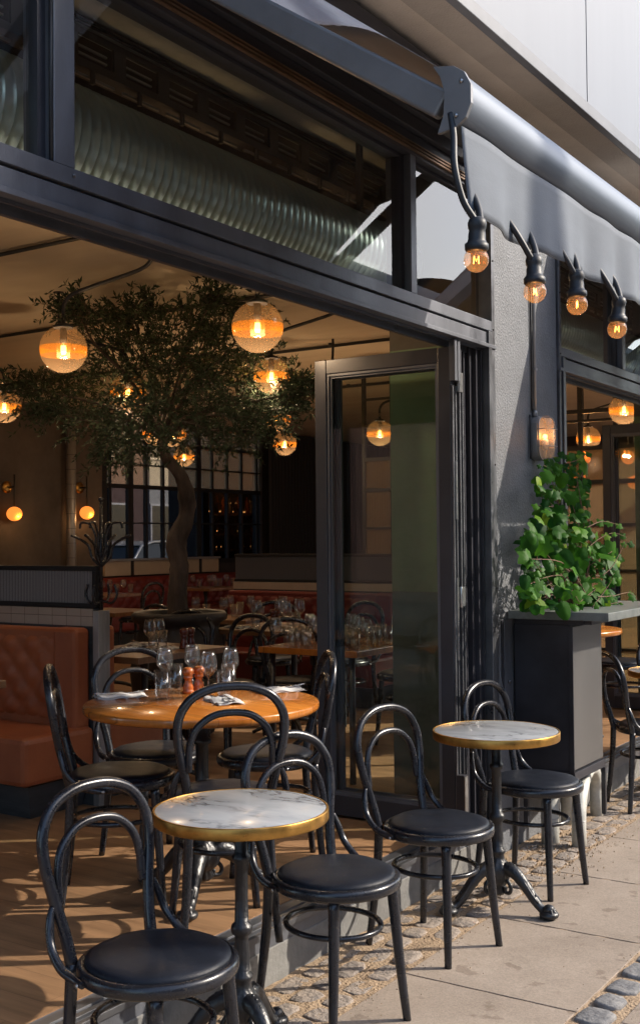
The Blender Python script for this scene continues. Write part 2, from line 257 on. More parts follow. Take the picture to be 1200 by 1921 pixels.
# ------------------------------------------------------------------ geometry helpers
def smoothpath(pts, n=6, closed=False):
    P = [Vector(p) for p in pts]; out = []
    K = len(P)
    rng = range(K if closed else K - 1)
    for i in rng:
        if closed: a, b, c, d = P[(i - 1) % K], P[i], P[(i + 1) % K], P[(i + 2) % K]
        else: a, b, c, d = P[max(i - 1, 0)], P[i], P[i + 1], P[min(i + 2, K - 1)]
        for k in range(n):
            t = k / n; t2 = t * t; t3 = t2 * t
            out.append(.5 * ((2 * b) + (-a + c) * t + (2 * a - 5 * b + 4 * c - d) * t2 + (-a + 3 * b - 3 * c + d) * t3))
    if not closed: out.append(P[-1])
    return out
class MB:
    def __init__(s): s.v = []; s.f = []; s.sm = []
    def add(s, vs, fs, smooth=False):
        o = len(s.v); s.v += [tuple(v) for v in vs]
        for f in fs: s.f.append(tuple(o + i for i in f)); s.sm.append(smooth)
        return s
    def box(s, x0, x1, y0, y1, z0, z1):
        if x0 > x1: x0, x1 = x1, x0
        if y0 > y1: y0, y1 = y1, y0
        if z0 > z1: z0, z1 = z1, z0
        v = [(x0, y0, z0), (x1, y0, z0), (x1, y1, z0), (x0, y1, z0), (x0, y0, z1), (x1, y0, z1), (x1, y1, z1), (x0, y1, z1)]
        return s.add(v, [(0, 3, 2, 1), (4, 5, 6, 7), (0, 1, 5, 4), (1, 2, 6, 5), (2, 3, 7, 6), (3, 0, 4, 7)])
    def hexa(s, lo, hi):   # 4 bottom points and 4 top points
        return s.add(lo + hi, [(0, 3, 2, 1), (4, 5, 6, 7), (0, 1, 5, 4), (1, 2, 6, 5), (2, 3, 7, 6), (3, 0, 4, 7)])
    def beam(s, a, b, w, h, up=(0, 0, 1)):
        a = Vector(a); b = Vector(b); d = (b - a).normalized(); u = Vector(up); r = d.cross(u).normalized(); u = r.cross(d).normalized()
        q = [r * x * w / 2 + u * y * h / 2 for x, y in ((-1, -1), (1, -1), (1, 1), (-1, 1))]
        return s.add([a + k for k in q] + [b + k for k in q], [(0, 1, 2, 3), (7, 6, 5, 4), (0, 4, 5, 1), (1, 5, 6, 2), (2, 6, 7, 3), (3, 7, 4, 0)])
    def tube(s, pts, r, n=10, closed=False, caps=True):
        P = [Vector(p) for p in pts]; K = len(P); R = r if isinstance(r, (list, tuple)) else [r] * K
        if len(R) != K: R = [R[0] + (R[-1] - R[0]) * i / (K - 1) for i in range(K)] if len(R) == 2 else [R[min(int(i / (K - 1) * (len(R) - 1)), len(R) - 2)] * (1 - (i / (K - 1) * (len(R) - 1) - min(int(i / (K - 1) * (len(R) - 1)), len(R) - 2))) + R[min(int(i / (K - 1) * (len(R) - 1)), len(R) - 2) + 1] * (i / (K - 1) * (len(R) - 1) - min(int(i / (K - 1) * (len(R) - 1)), len(R) - 2)) for i in range(K)]
        T = []
        for i in range(K):
            a = P[(i - 1) % K] if (closed or i > 0) else P[i]; b = P[(i + 1) % K] if (closed or i < K - 1) else P[i]
            t = (b - a); T.append(t.normalized() if t.length > 1e-9 else Vector((0, 0, 1)))
        u = T[0].orthogonal().normalized(); vs = []
        for i in range(K):
            u = (u - T[i] * u.dot(T[i])); u = u.normalized() if u.length > 1e-6 else T[i].orthogonal().normalized(); w = T[i].cross(u)
            for k in range(n): a = 2 * PI * k / n; vs.append(P[i] + (u * math.cos(a) + w * math.sin(a)) * R[i])
        fs = []
        for i in range(K if closed else K - 1):
            j = (i + 1) % K
            sh = 0
            if closed and j == 0:  # untwist
                best = 1e9
                for q in range(n):
                    dd = (vs[i * n] - vs[q]).length
                    if dd < best: best = dd; sh = q
            for k in range(n): fs.append((i * n + k, i * n + (k + 1) % n, j * n + (k + 1 + sh) % n, j * n + (k + sh) % n))
        s.add(vs, fs, True)
        if caps and not closed:
            o = len(s.v) - len(vs); s.f.append(tuple(o + k for k in range(n - 1, -1, -1))); s.sm.append(False)
            s.f.append(tuple(o + (K - 1) * n + k for k in range(n))); s.sm.append(False)
        return s
    def lathe(s, prof, n=24, c=(0, 0, 0), flute=None, smooth=True, axis=None):
        vs = []; K = len(prof)
        for i, (r, z) in enumerate(prof):
            for k in range(n):
                a = 2 * PI * k / n; rr = r * (1 + (flute(a, z) if flute else 0))
                vs.append(Vector((rr * math.cos(a), rr * math.sin(a), z)))
        if axis is not None:
            q = Vector((0, 0, 1)).rotation_difference(Vector(axis)); vs = [q @ v for v in vs]
        vs = [v + Vector(c) for v in vs]
        fs = [(i * n + k, i * n + (k + 1) % n, (i + 1) * n + (k + 1) % n, (i + 1) * n + k) for i in range(K - 1) for k in range(n)]
        s.add(vs, fs, smooth); o = len(s.v) - len(vs)
        if prof[0][0] > 1e-4: s.f.append(tuple(o + k for k in range(n - 1, -1, -1))); s.sm.append(False)
        if prof[-1][0] > 1e-4: s.f.append(tuple(o + (K - 1) * n + k for k in range(n))); s.sm.append(False)
        return s
    def sphere(s, c, r, n=16, m=10, sq=(1, 1, 1)):
        prof = [(r * math.sin(PI * i / m), -r * math.cos(PI * i / m)) for i in range(m + 1)]
        o = len(s.v); s.lathe(prof, n)
        for i in range(o, len(s.v)):
            x, y, z = s.v[i]; s.v[i] = (x * sq[0] + c[0], y * sq[1] + c[1], z * sq[2] + c[2])
        return s
    def prism(s, poly, fn, a, b):      # poly of 2D points, fn(u, v, t) -> point
        n = len(poly); v = [fn(p[0], p[1], a) for p in poly] + [fn(p[0], p[1], b) for p in poly]
        return s.add(v, [tuple(range(n - 1, -1, -1)), tuple(range(n, 2 * n))] + [(k, (k + 1) % n, n + (k + 1) % n, n + k) for k in range(n)])
    def grid(s, fn, nu, nv, smooth=True):
        vs = [fn(i / nu, j / nv) for i in range(nu + 1) for j in range(nv + 1)]
        return s.add(vs, [(i * (nv + 1) + j, (i + 1) * (nv + 1) + j, (i + 1) * (nv + 1) + j + 1, i * (nv + 1) + j + 1) for i in range(nu) for j in range(nv)], smooth)
    def xform(s, M, start=0):
        for i in range(start, len(s.v)): s.v[i] = tuple(M @ Vector(s.v[i]))
        return s
    def build(s, name, mt, parent=None, bevel=0, label=None, solid=0, wn=False):
        me = bpy.data.meshes.new(name); me.from_pydata(s.v, [], s.f); me.update()
        me.polygons.foreach_set('use_smooth', s.sm)
        ms = mt if isinstance(mt, (list, tuple)) else [mt]
        for q in ms: me.materials.append(MT[q] if isinstance(q, str) else q)
        o = bpy.data.objects.new(name, me); C.objects.link(o)
        if parent is not None: o.parent = parent
        if bevel:
            b = o.modifiers.new('bevel', 'BEVEL'); b.width = bevel; b.segments = 2; b.limit_method = 'ANGLE'; b.angle_limit = math.radians(40)
        if solid:
            b = o.modifiers.new('solid', 'SOLIDIFY'); b.thickness = solid
        if label: o['label'] = label
        return o
def thing(name, label, cat, loc=(0, 0, 0), rz=0, group=None):
    o = bpy.data.objects.new(name, None); C.objects.link(o); o.location = loc; o.rotation_euler = (0, 0, rz); o.empty_display_size = .1
    o['label'] = label; o['category'] = cat
    if group: o['group'] = group
    return o
def tag(o, label=None, cat=None, group=None, kind=None):
    if label: o['label'] = label
    if cat: o['category'] = cat
    if group: o['group'] = group
    if kind: o['kind'] = kind
    return o
def dup(root, loc, rz, label=None, group=None):
    r = root.copy(); C.objects.link(r); r.location = loc; r.rotation_euler = (0, 0, rz)
    if label: r['label'] = label
    if group: r['group'] = group
    for ch in list(root.children):
        c = ch.copy(); C.objects.link(c); c.parent = r
        for g in ch.children:
            d = g.copy(); C.objects.link(d); d.parent = c
    return r
def lamp(loc, w, col=(1, .55, .22), r=.05):
    l = bpy.data.lights.new('lamp_light', 'POINT'); l.energy = w; l.color = col; l.shadow_soft_size = r
    o = bpy.data.objects.new('lamp_light', l); C.objects.link(o); o.location = loc; return o
def lit(parent, w, loc=(0, 0, 0), col=(1, .5, .18), r=.03):
    o = lamp(loc, w, col, r); o.parent = parent; return o

XF = -2.35        # facade plane
ZF = .185         # inside floor level
ZB = 2.465        # underside of the head beam
BACK = -10.9      # back wall
ZC = 3.30         # ceiling

# ------------------------------------------------------------------ ground
o = MB().add([(-60, -60, -.012), (60, -60, -.012), (60, 90, -.012), (-60, 90, -.012)], [(0, 1, 2, 3)]).build('ground', 'asphalt'); tag(o, kind='structure')
# sand bed under the stones, gently lumpy
def bed(u, v):
    x = XF - .02 + (1.16) * u; y = -1.0 + 13 * v
    return (x, y, .0005 + .0035 * math.sin(x * 41 + 1.3 * math.sin(y * 17)) * math.sin(y * 29))
o = MB().grid(bed, 60, 400).build('sand_bed', 'sand'); tag(o, kind='structure')
# setts along the facade: rough rows, irregular sizes and gaps
def stone(mb, cx, cy, w, l, h, rot=0, skew=.16):
    n = 11; ring = []
    for k in range(n):
        a = 2 * PI * k / n + U(-.08, .08); ca, sa = math.cos(a), math.sin(a)
        p = 5.5; q = (abs(ca) ** p + abs(sa) ** p) ** (-1 / p) * U(1 - skew * .6, 1.0)
        ring.append((ca * q * w / 2, sa * q * l / 2))
    cr_, sr_ = math.cos(rot), math.sin(rot); tilt = (U(-.04, .04), U(-.04, .04))
    lv = [(1.0, -.02), (1.0, h * .3), (.965, h * .75), (.88, h), (.45, h + U(-.001, .001))]
    vs = []
    for s_, z in lv:
        for x, y in ring:
            x2, y2 = x * s_, y * s_; vs.append((cx + x2 * cr_ - y2 * sr_, cy + x2 * sr_ + y2 * cr_, z + (x2 * tilt[0] + y2 * tilt[1] + U(-.0012, .0012) if z > 0 else 0)))
    fs = [(i * n + k, i * n + (k + 1) % n, (i + 1) * n + (k + 1) % n, (i + 1) * n + k) for i in range(len(lv) - 1) for k in range(n)]
    fs.append(tuple((len(lv) - 1) * n + k for k in range(n))); mb.add(vs, fs, True)
mb = MB()
random.seed(5)
for row, (cx, w) in enumerate(((-2.285, .10), (-2.18, .11), (-2.068, .115))):
    y = -.9 + U(0, .1)
    while y < 11.5:
        l = U(.10, .19)
        if rnd() > .05: stone(mb, cx + U(-.008, .008), y + l / 2, w - U(.012, .03), l - U(.008, .024), U(.003, .009) - (.003 if row == 0 else 0), U(-.07, .07))
        y += l
o = mb.build('cobble_strip', 'cobble'); tag(o, kind='structure')
mb = MB(); y = -.9
while y < 11.5:
    l = U(.11, .17); stone(mb, -1.297 + U(-.01, .01), y + l / 2, U(.095, .12), l - U(.012, .03), U(.008, .016), U(-.12, .12)); y += l
o = mb.build('kerb_setts', 'cobble_dark'); tag(o, kind='structure')
# concrete slabs (one sheet with real joints)
mb = MB(); y = 3.58 - .725 * 7
while y < 12:
    j = .0035; mb.box(-2.004 + U(-.002, .002), -1.372 + U(-.003, .003), y + j, y + .725 - j, -.03, U(.004, .006)); y += .725
o = mb.build('pavement', 'pave', bevel=.003); tag(o, kind='structure')
mb = MB(); y = -1.5
while y < 12:
    mb.box(-1.222, -.45, y + .0035, y + .725 - .0035, -.03, U(.004, .006)); mb.box(-.443, 1.6, y + .0035, y + .725 - .0035, -.03, U(.004, .006)); y += .725
o = mb.build('pavement_outer', 'pave', bevel=.003); tag(o, kind='structure')
o = MB().box(1.605, 7.5, -12, 30, -.03, .003).build('bounce_paving', 'pave'); tag(o, kind='structure')  # unseen pale street, laid wide to bounce sunlight up under the soffit
# crumbs of sand and grit on the pavement: nobody could count them
mb = MB()
for k in range(2600):
    y = U(1.5, 8.5); side = rnd()
    if side < .72: x = -2.0 + random.gauss(-.05, .07) + (.1 * math.exp(-((y - 5.5) / .35) ** 2) * rnd())
    elif side < .9: x = -1.30 + random.gauss(0, .06)
    else: x = U(-2.3, -.6)
    x = min(x, .2); s_ = U(.0012, .0042); z = .006
    a = U(0, 6.28); pts = [(x + s_ * math.cos(a + q * 2.1) * U(.6, 1.2), y + s_ * math.sin(a + q * 2.1) * U(.6, 1.2), z - .003) for q in range(3)]
    mb.add(pts + [(x, y, z + s_ * .8)], [(0, 1, 3), (1, 2, 3), (2, 0, 3)])
for k in range(500):
    x, y = random.gauss(-2.12, .10), random.gauss(5.35, .22); s_ = U(.003, .008); a = U(0, 6.28)
    pts = [(x + s_ * math.cos(a + q * 2.1) * U(.6, 1.3), y + s_ * math.sin(a + q * 2.1) * U(.6, 1.3), .002) for q in range(3)]
    mb.add(pts + [(x, y, .008 + s_ * .8)], [(0, 1, 3), (1, 2, 3), (2, 0, 3)])
o = mb.build('grit', 'sand'); tag(o, 'loose sandy grit and crumbs scattered over pavement and cobbles', 'grit', kind='stuff')

# ------------------------------------------------------------------ interior floor, ceiling
o = MB().box(-11.1, XF - .14, -3, 19.2, -.02, ZF).build('floor', 'floor'); tag(o, kind='structure')
o = MB().box(-11.1, -3.42, -3, 19.2, ZC, ZC + .1).build('ceiling', 'ceiling'); tag(o, kind='structure')

# ------------------------------------------------------------------ the café building
bld = thing('cafe_building', 'dark grey metal framed cafe front with open folding doors and beige soffit', 'building', (0, 0, 0))
BAYS = [(-1.9, 5.155), (6.0, 9.15), (10.05, 14.5)]
PIL = [(5.155, 6.0), (9.15, 10.05), (14.5, 15.3)]
# pillars (render outside, plaster inside)
for i, (a, b) in enumerate(PIL):
    p = MB().box(XF, XF - .10, a + .012, b - .012, -.02, 3.585).build('pillar', 'render', bld, bevel=.006)
    MB().box(XF - .103, XF - .60, a + .03, b - .03, ZF, 1.27).build('dado', 'dado', p)
    MB().box(XF - .103, XF - .60, a + .03, b - .03, 1.27, 2.52).build('plaster', 'green', p)
    MB().box(XF - .103, XF - .60, a + .03, b - .03, 2.52, 3.585).build('upper_plaster', 'colgrey', p)
p = MB().box(XF + .0, XF - .6, -3, -1.9, -.02, 3.585).build('pillar', 'render', bld)
# risers, sills
for a, b in BAYS:
    MB().box(XF, XF - .14, a, b, -.02, .125).build('riser', 'concrete', bld, bevel=.004)
    t = MB().box(XF - .004, XF - .14, a, b, .125, ZF - .004).build('threshold', 'frame', bld)
    q = MB(); q.box(XF + .006, XF - .012, a, b, ZF - .016, ZF + .006); q.box(XF - .028, XF - .05, a, b, ZF - .004, ZF + .010); q.box(XF - .075, XF - .115, a, b, ZF - .004, ZF + .004)
    q.build('track', 'jamb', t, bevel=.0015)
# head beam: two stacked profiles with grooves
for a, b in BAYS:
    bm_ = MB(); bm_.box(XF + .004, XF - .14, a, b, ZB + .02, ZB + .075); bm_.box(XF + .018, XF - .15, a, b, ZB, ZB + .018)
    bm_.build('head_beam', 'frame', bld, bevel=.002)
    g = MB().box(XF - .012, XF - .13, a, b, ZB + .076, ZB + .084).build('shadow_gap', 'black', bld)
    q = MB(); q.box(XF + .008, XF - .13, a, b, ZB + .085, ZB + .135); q.build('transom_rail', 'frame', bld, bevel=.002)
    q = MB(); q.box(XF - .02, XF - .03, a, b, ZB - .012, ZB - .001); q.box(XF - .06, XF - .08, a, b, ZB - .03, ZB - .001); q.build('door_track', 'jamb', bld)
    q = MB(); q.box(XF + .0, XF - .12, a, b, 3.205, 3.30); q.build('top_rail', 'frame_dark', bld, bevel=.002)
    q = MB(); q.box(XF + .012, XF + .001, a, b, 3.222, 3.229); q.box(XF + .012, XF + .001, a, b, 3.236, 3.243); q.box(XF + .012, XF + .001, a, b, 3.251, 3.257); q.build('bronze_strip', 'bronze', bld)
    q = MB(); q.box(XF + .03, XF - .12, a, b, 3.302, 3.36); q.box(XF + .06, XF - .12, a, b, 3.362, 3.585); q.build('head_cladding', 'frame_dark', bld, bevel=.003)
# transom windows: panes between mullions
MUL = {0: [(-.1, .07), (2.25, 2.33), (4.32, 4.37)], 1: [(7.09, 7.15), (8.16, 8.22)], 2: [(12, 12.15)]}
for i, (a, b) in enumerate(BAYS):
    edges = [a] + [e for m_ in MUL[i] for e in m_] + [b]
    for k in range(0, len(edges), 2):
        y0, y1 = edges[k], edges[k + 1]
        w = MB(); w.box(XF - .03, XF - .075, y0 + .0, y0 + .03, 2.602, 3.203); w.box(XF - .03, XF - .075, y1 - .03, y1, 2.602, 3.203)
        w.box(XF - .032, XF - .073, y0 + .03, y1 - .03, 2.602, 2.616); w.box(XF - .032, XF - .073, y0 + .03, y1 - .03, 3.189, 3.203)
        wo = w.build('transom_window', 'frame_dark', bld)
        MB().box(XF - .045, XF - .053, y0 + .03, y1 - .03, 2.616, 3.189).build('pane', 'transom_glass', wo)
    for y0, y1 in MUL[i]:
        q = MB()
        if y1 - y0 > .165:
            q.box(XF + .004, XF - .12, y0, y0 + .085, 2.602, 3.203); q.box(XF + .004, XF - .12, y1 - .06, y1, 2.602, 3.203); q.box(XF - .03, XF - .1, y0 + .085, y1 - .06, 2.602, 3.203)
        else: q.box(XF + .004, XF - .12, y0, y1, 2.602, 3.203)
        mu_ = q.build('mullion', 'frame', bld, bevel=.002)
        if .07 < y1 - y0 < .1:
            q = MB(); q.tube([(XF - .004, y0 - .004, 2.603), (XF - .004, y0 - .004, 3.2)], .006, 6)
            q.build('seal', 'rubber', mu_)
            q = MB()
            for z in (2.58,): q.lathe([(.006, 0), (.006, .004), (.0, .006)], 8, (XF + .008, y1 - .01, z), axis=(1, 0, 0))
            q.build('screw', 'jamb', mu_)
# end jambs by the pillars: stepped vertical profiles
for (a, b), side in (((-1.9, 5.155), 1), ((6.0, 9.15), -1), ((6.0, 9.15), 1)):
    y = b if side > 0 else a; s_ = -side
    q = MB()
    q.box(XF + .010, XF - .06, y + s_ * .001, y + s_ * .034, .0, 3.2); q.box(XF + .016, XF - .05, y + s_ * .046, y + s_ * .082, ZF, 2.545)
    q.box(XF - .02, XF - .13, y + s_ * .034, y + s_ * .046, ZF, ZB)
    j = q.build('jamb', 'jamb', bld, bevel=.002)
    q = MB()
    for k, (dx, yy) in enumerate(((.02, .092), (.034, .104), (.03, .125), (.05, .14), (.046, .162), (.066, .178), (.06, .2))):
        q.box(XF - dx, XF - .13, y + s_ * yy, y + s_ * (yy + .010), ZF, ZB)
    q.box(XF - .075, XF - .13, y + s_ * .082, y + s_ * .22, ZF, ZB)
    q.build('jamb_profile', 'frame_dark', j)
    q = MB()
    for z in (2.9, 2.56, 1.9, 1.3, .7): q.lathe([(.005, 0), (.005, .003), (0, .004)], 8, (XF + .010, y + s_ * .018, z), axis=(1, 0, 0))
    q.build('screw', 'black', j)
# folding door leaves
def leaf(y, x1, x0=XF - .03, hinge=True, glassmat='door_glass'):
    z0, z1 = ZF + .012, ZB - .035
    q = MB(); st = .066
    q.box(x0, x0 - st, y, y + .05, z0, z1); q.box(x1 + st, x1, y, y + .05, z0, z1)
    q.box(x0 - st - .001, x1 + st + .001, y + .001, y + .049, z0, z0 + .095); q.box(x0 - st - .001, x1 + st + .001, y + .001, y + .049, z1 - .07, z1)
    l = q.build('folding_door', 'frame_dark', bld, bevel=.003)
    q = MB(); gx0, gx1, gz0, gz1 = x0 - st, x1 + st, z0 + .095, z1 - .07
    for dx, dy in ((.012, .008), (.022, .018)):
        q.box(gx0, gx0 - dx, y + dy, y + .05 - dy, gz0, gz1); q.box(gx1 + dx, gx1, y + dy, y + .05 - dy, gz0, gz1)
        q.box(gx0 - dx, gx1 + dx, y + dy, y + .05 - dy, gz0, gz0 + dx); q.box(gx0 - dx, gx1 + dx, y + dy, y + .05 - dy, gz1 - dx, gz1)
    q.build('glazing_bead', 'frame', l)
    MB().box(gx0 - .022, gx1 + .022, y + .022, y + .028, gz0 + .022, gz1 - .022).build('pane', glassmat, l)
    # bright aluminium edge on the street side
    q = MB(); q.box(x0 + .001, x0 + .009, y + .004, y + .016, z0 + .02, z1 - .18); q.box(x0 + .001, x0 + .009, y + .034, y + .044, z0 + .02, z1 - .18); q.build('edge_strip', 'jamb', l)
    if hinge:
        for z in (2.27, 1.27, .38):
            q = MB(); q.box(x0 + .009, x0 + .014, y + .045, y + .105, z - .045, z + .045); q.tube([(x0 + .018, y + .05, z - .048), (x0 + .018, y + .05, z + .048)], .007, 10)
            h_ = q.build('hinge', 'steel', l, bevel=.001)
        q = MB(); q.box(x0 + .010, x0 + .016, y + .018, y + .032, 1.63, 1.90); q.box(x0 + .010, x0 + .016, y + .018, y + .032, .98, 1.36); q.build('lock_plate', 'steel', l)
        q = MB(); q.box(x0 + .001, x0 + .03, y - .012, y + .012, z1 - .16, z1 + .03); q.box(x0 + .001, x0 + .03, y + .022, y + .044, z1 - .16, z1 + .03); q.build('pivot_block', 'frame', l)
        q = MB(); q.box(x0 + .01, x0 + .016, y + .006, y + .03, z1 - .14, z1 + .01); q.build('pivot_trim', 'steel', l)
        q = MB(); q.box(x0 + .012, x0 + .05, y - .01, y + .03, .24, .46); q.build('floor_lock', 'frame_dark', l); q = MB(); q.box(x0 + .051, x0 + .055, y - .008, y + .022, .245, .455); q.build('lock_trim', 'steel', l)
    return l
leaf(4.745, -3.13); leaf(4.815, -3.12, hinge=False)
leaf(8.84, -3.1); leaf(8.91, -3.09, hinge=False)
# soffit and cladding above
q = MB().box(XF + .03, -2.085, -3, 22, 3.60, 3.66); q.build('soffit', 'soffit', bld)
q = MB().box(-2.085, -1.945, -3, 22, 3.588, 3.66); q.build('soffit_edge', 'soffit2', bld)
q = MB().box(-1.944, -1.905, -3, 22, 3.585, 3.645); q.build('drip_trim', 'drip', bld, bevel=.003)
yy = [-3, 2.05, 4.93 - .02, 7.6, 10.4, 13.2, 16, 22]
pa = at_x(1100, 100, -1.92).y; yy = [pa + k * 2.3 for k in range(-3, 6)]
for a, b in zip(yy[:-1], yy[1:]): MB().box(-2.6, -1.92, a + .006, b - .006, 3.655, 7.5).build('cladding_panel', 'panel', bld, bevel=.002)
# inside shell
MB().box(BACK, BACK - .2, -3, at_x(192, 1000, BACK).y, ZF, ZC + .05).build('wall', 'wallc', bld, label='stained concrete back wall')
yw0, yw1 = at_x(192, 1000, BACK).y, at_x(492, 1000, BACK).y
MB().box(BACK, BACK - .2, yw0, yw1, ZF, 1.20).build('wall', 'walld', bld)
MB().box(BACK, BACK - .2, yw1, 19.2, ZF, ZC + .05).build('wall', 'walld', bld)
MB().box(-11.1, XF - .6, 19, 19.2, ZF, ZC + .05).build('wall', 'walld', bld)
q = MB(); q.box(-11.1, XF - .6, -3.2, -3, ZF, ZF + .15); q.box(-11.1, XF - .6, -3.2, -3, 3.0, ZC + .05); q.build('wall', 'wallc', bld)
w = MB()
for k in range(6): w.box(-11.1 + k * 1.6, -11.02 + k * 1.6, -3.14, -3.06, ZF + .15, 3.0)
w.build('window', 'frame_dark', bld)  # unseen side opening, added to let sky light fill the room
MB().box(-3.30, -3.42, -3, 19.2, 3.0, 3.585).build('fascia', 'fascia', bld)
MB().box(XF - .1, -3.42, -3, 19.2, 3.586, 3.80).build('slab', 'slabceil', bld)
MB().box(-11.3, -2.6, -3.2, 19.2, 3.81, 7.5).build('upper_floors', 'facade_pale', bld)

# ------------------------------------------------------------------ duct, tray, pipes on the ceiling
def ribprof():
    pass
mb = MB(); cx, cz, R_ = -2.96, 2.955, .205; y = -2.6; n = 44; rings = []
while y < 12:
    for dy, rr in ((0, 0), (.004, .004), (.008, .0035), (.011, 0), (.036, .0012)): rings.append((y + dy, R_ + rr))
    y += .047
vs = []
for (yy_, rr) in rings:
    for k in range(n): a = 2 * PI * k / n; vs.append((cx + rr * math.cos(a), yy_, cz + rr * math.sin(a)))
fs = [(i * n + k, (i + 1) * n + k, (i + 1) * n + (k + 1) % n, i * n + (k + 1) % n) for i in range(len(rings) - 1) for k in range(n)]
mb.add(vs, fs, True)
fs2 = []
dt = thing('ventilation_duct', 'big round spiral-ribbed metal ventilation duct behind the high windows', 'duct', (0, 0, 0))
mb.build('duct_tube', 'duct', dt)
q = MB(); q.tube([(cx, 5.03, cz), (cx, 5.13, cz)], R_ + .012, 40); q.tube([(cx, 1.0, cz), (cx, 1.1, cz)], R_ + .012, 40); q.build('joint_collar', 'duct', dt)
q = MB()
for y in (.5, 4.9, 7.9): q.box(cx - .012, cx + .012, y, y + .03, cz + R_ - .01, 3.586)
q.build('hanger', 'tray', dt)
tr = thing('cable_tray', 'dark slotted cable tray under the concrete slab', 'cable tray', (0, 0, 0))
q = MB(); x0 = -3.20
q.box(x0, x0 - .015, -2, 12, 3.535, 3.56); q.box(x0, x0 - .015, -2, 12, 3.42, 3.44); q.box(x0 + .04, x0 - .05, -2, 12, 3.385, 3.40)
y = -2
while y < 12: q.box(x0 - .001, x0 - .014, y, y + .07, 3.44, 3.535); q.box(x0 + .03, x0 + .045, y + .1, y + .115, 3.33, 3.385); y += .27
q.build('tray_side', 'tray', tr)
q = MB(); y = -2
while y < 12: q.box(x0 - .02, x0 - .03, y + .085, y + .25, 3.466, 3.474); q.box(x0 - .02, x0 - .03, y + .085, y + .25, 3.495, 3.503); q.box(x0 + .02, x0 + .03, y + .02, y + .24, 3.352, 3.362); y += .27
q.build('tray_rung', 'tray_light', tr)
q = MB()
for k in range(4): q.tube(smoothpath([(x0 + .02 + .012 * k, yy_, 3.575 - .02 * rnd()) for yy_ in [-2 + .7 * j for j in range(21)]], 3), .005, 5)
q.build('cable', 'rubber', tr)
for i, (y, w_) in enumerate(((4.68, 'nearest'), (6.55, 'second'), (8.6, 'third'), (11.0, 'fourth'))):
    q = MB(); q.tube([(-10.8, y, ZC - .03), (-3.45, y, ZC - .03)], .012, 8); q.tube([(-10.8, y + .035, ZC - .008), (-3.45, y + .035, ZC - .008)], .004, 6)
    for k in range(6): q.lathe([(.02, 0), (.02, .03)], 10, (-4.2 - k * 1.3, y, ZC - .03))
    tag(q.build('ceiling_pipe', 'rubber'), 'thin dark pipe running across the tan ceiling, %s one from the street' % w_, 'pipe', 'pipes across the ceiling')
tag(MB().box(-3.75, -3.45, 5.55, 5.85, 3.0, 3.2).build('ceiling_speaker', 'black', bevel=.01), 'black box speaker hung at the ceiling edge by the grey column', 'speaker')

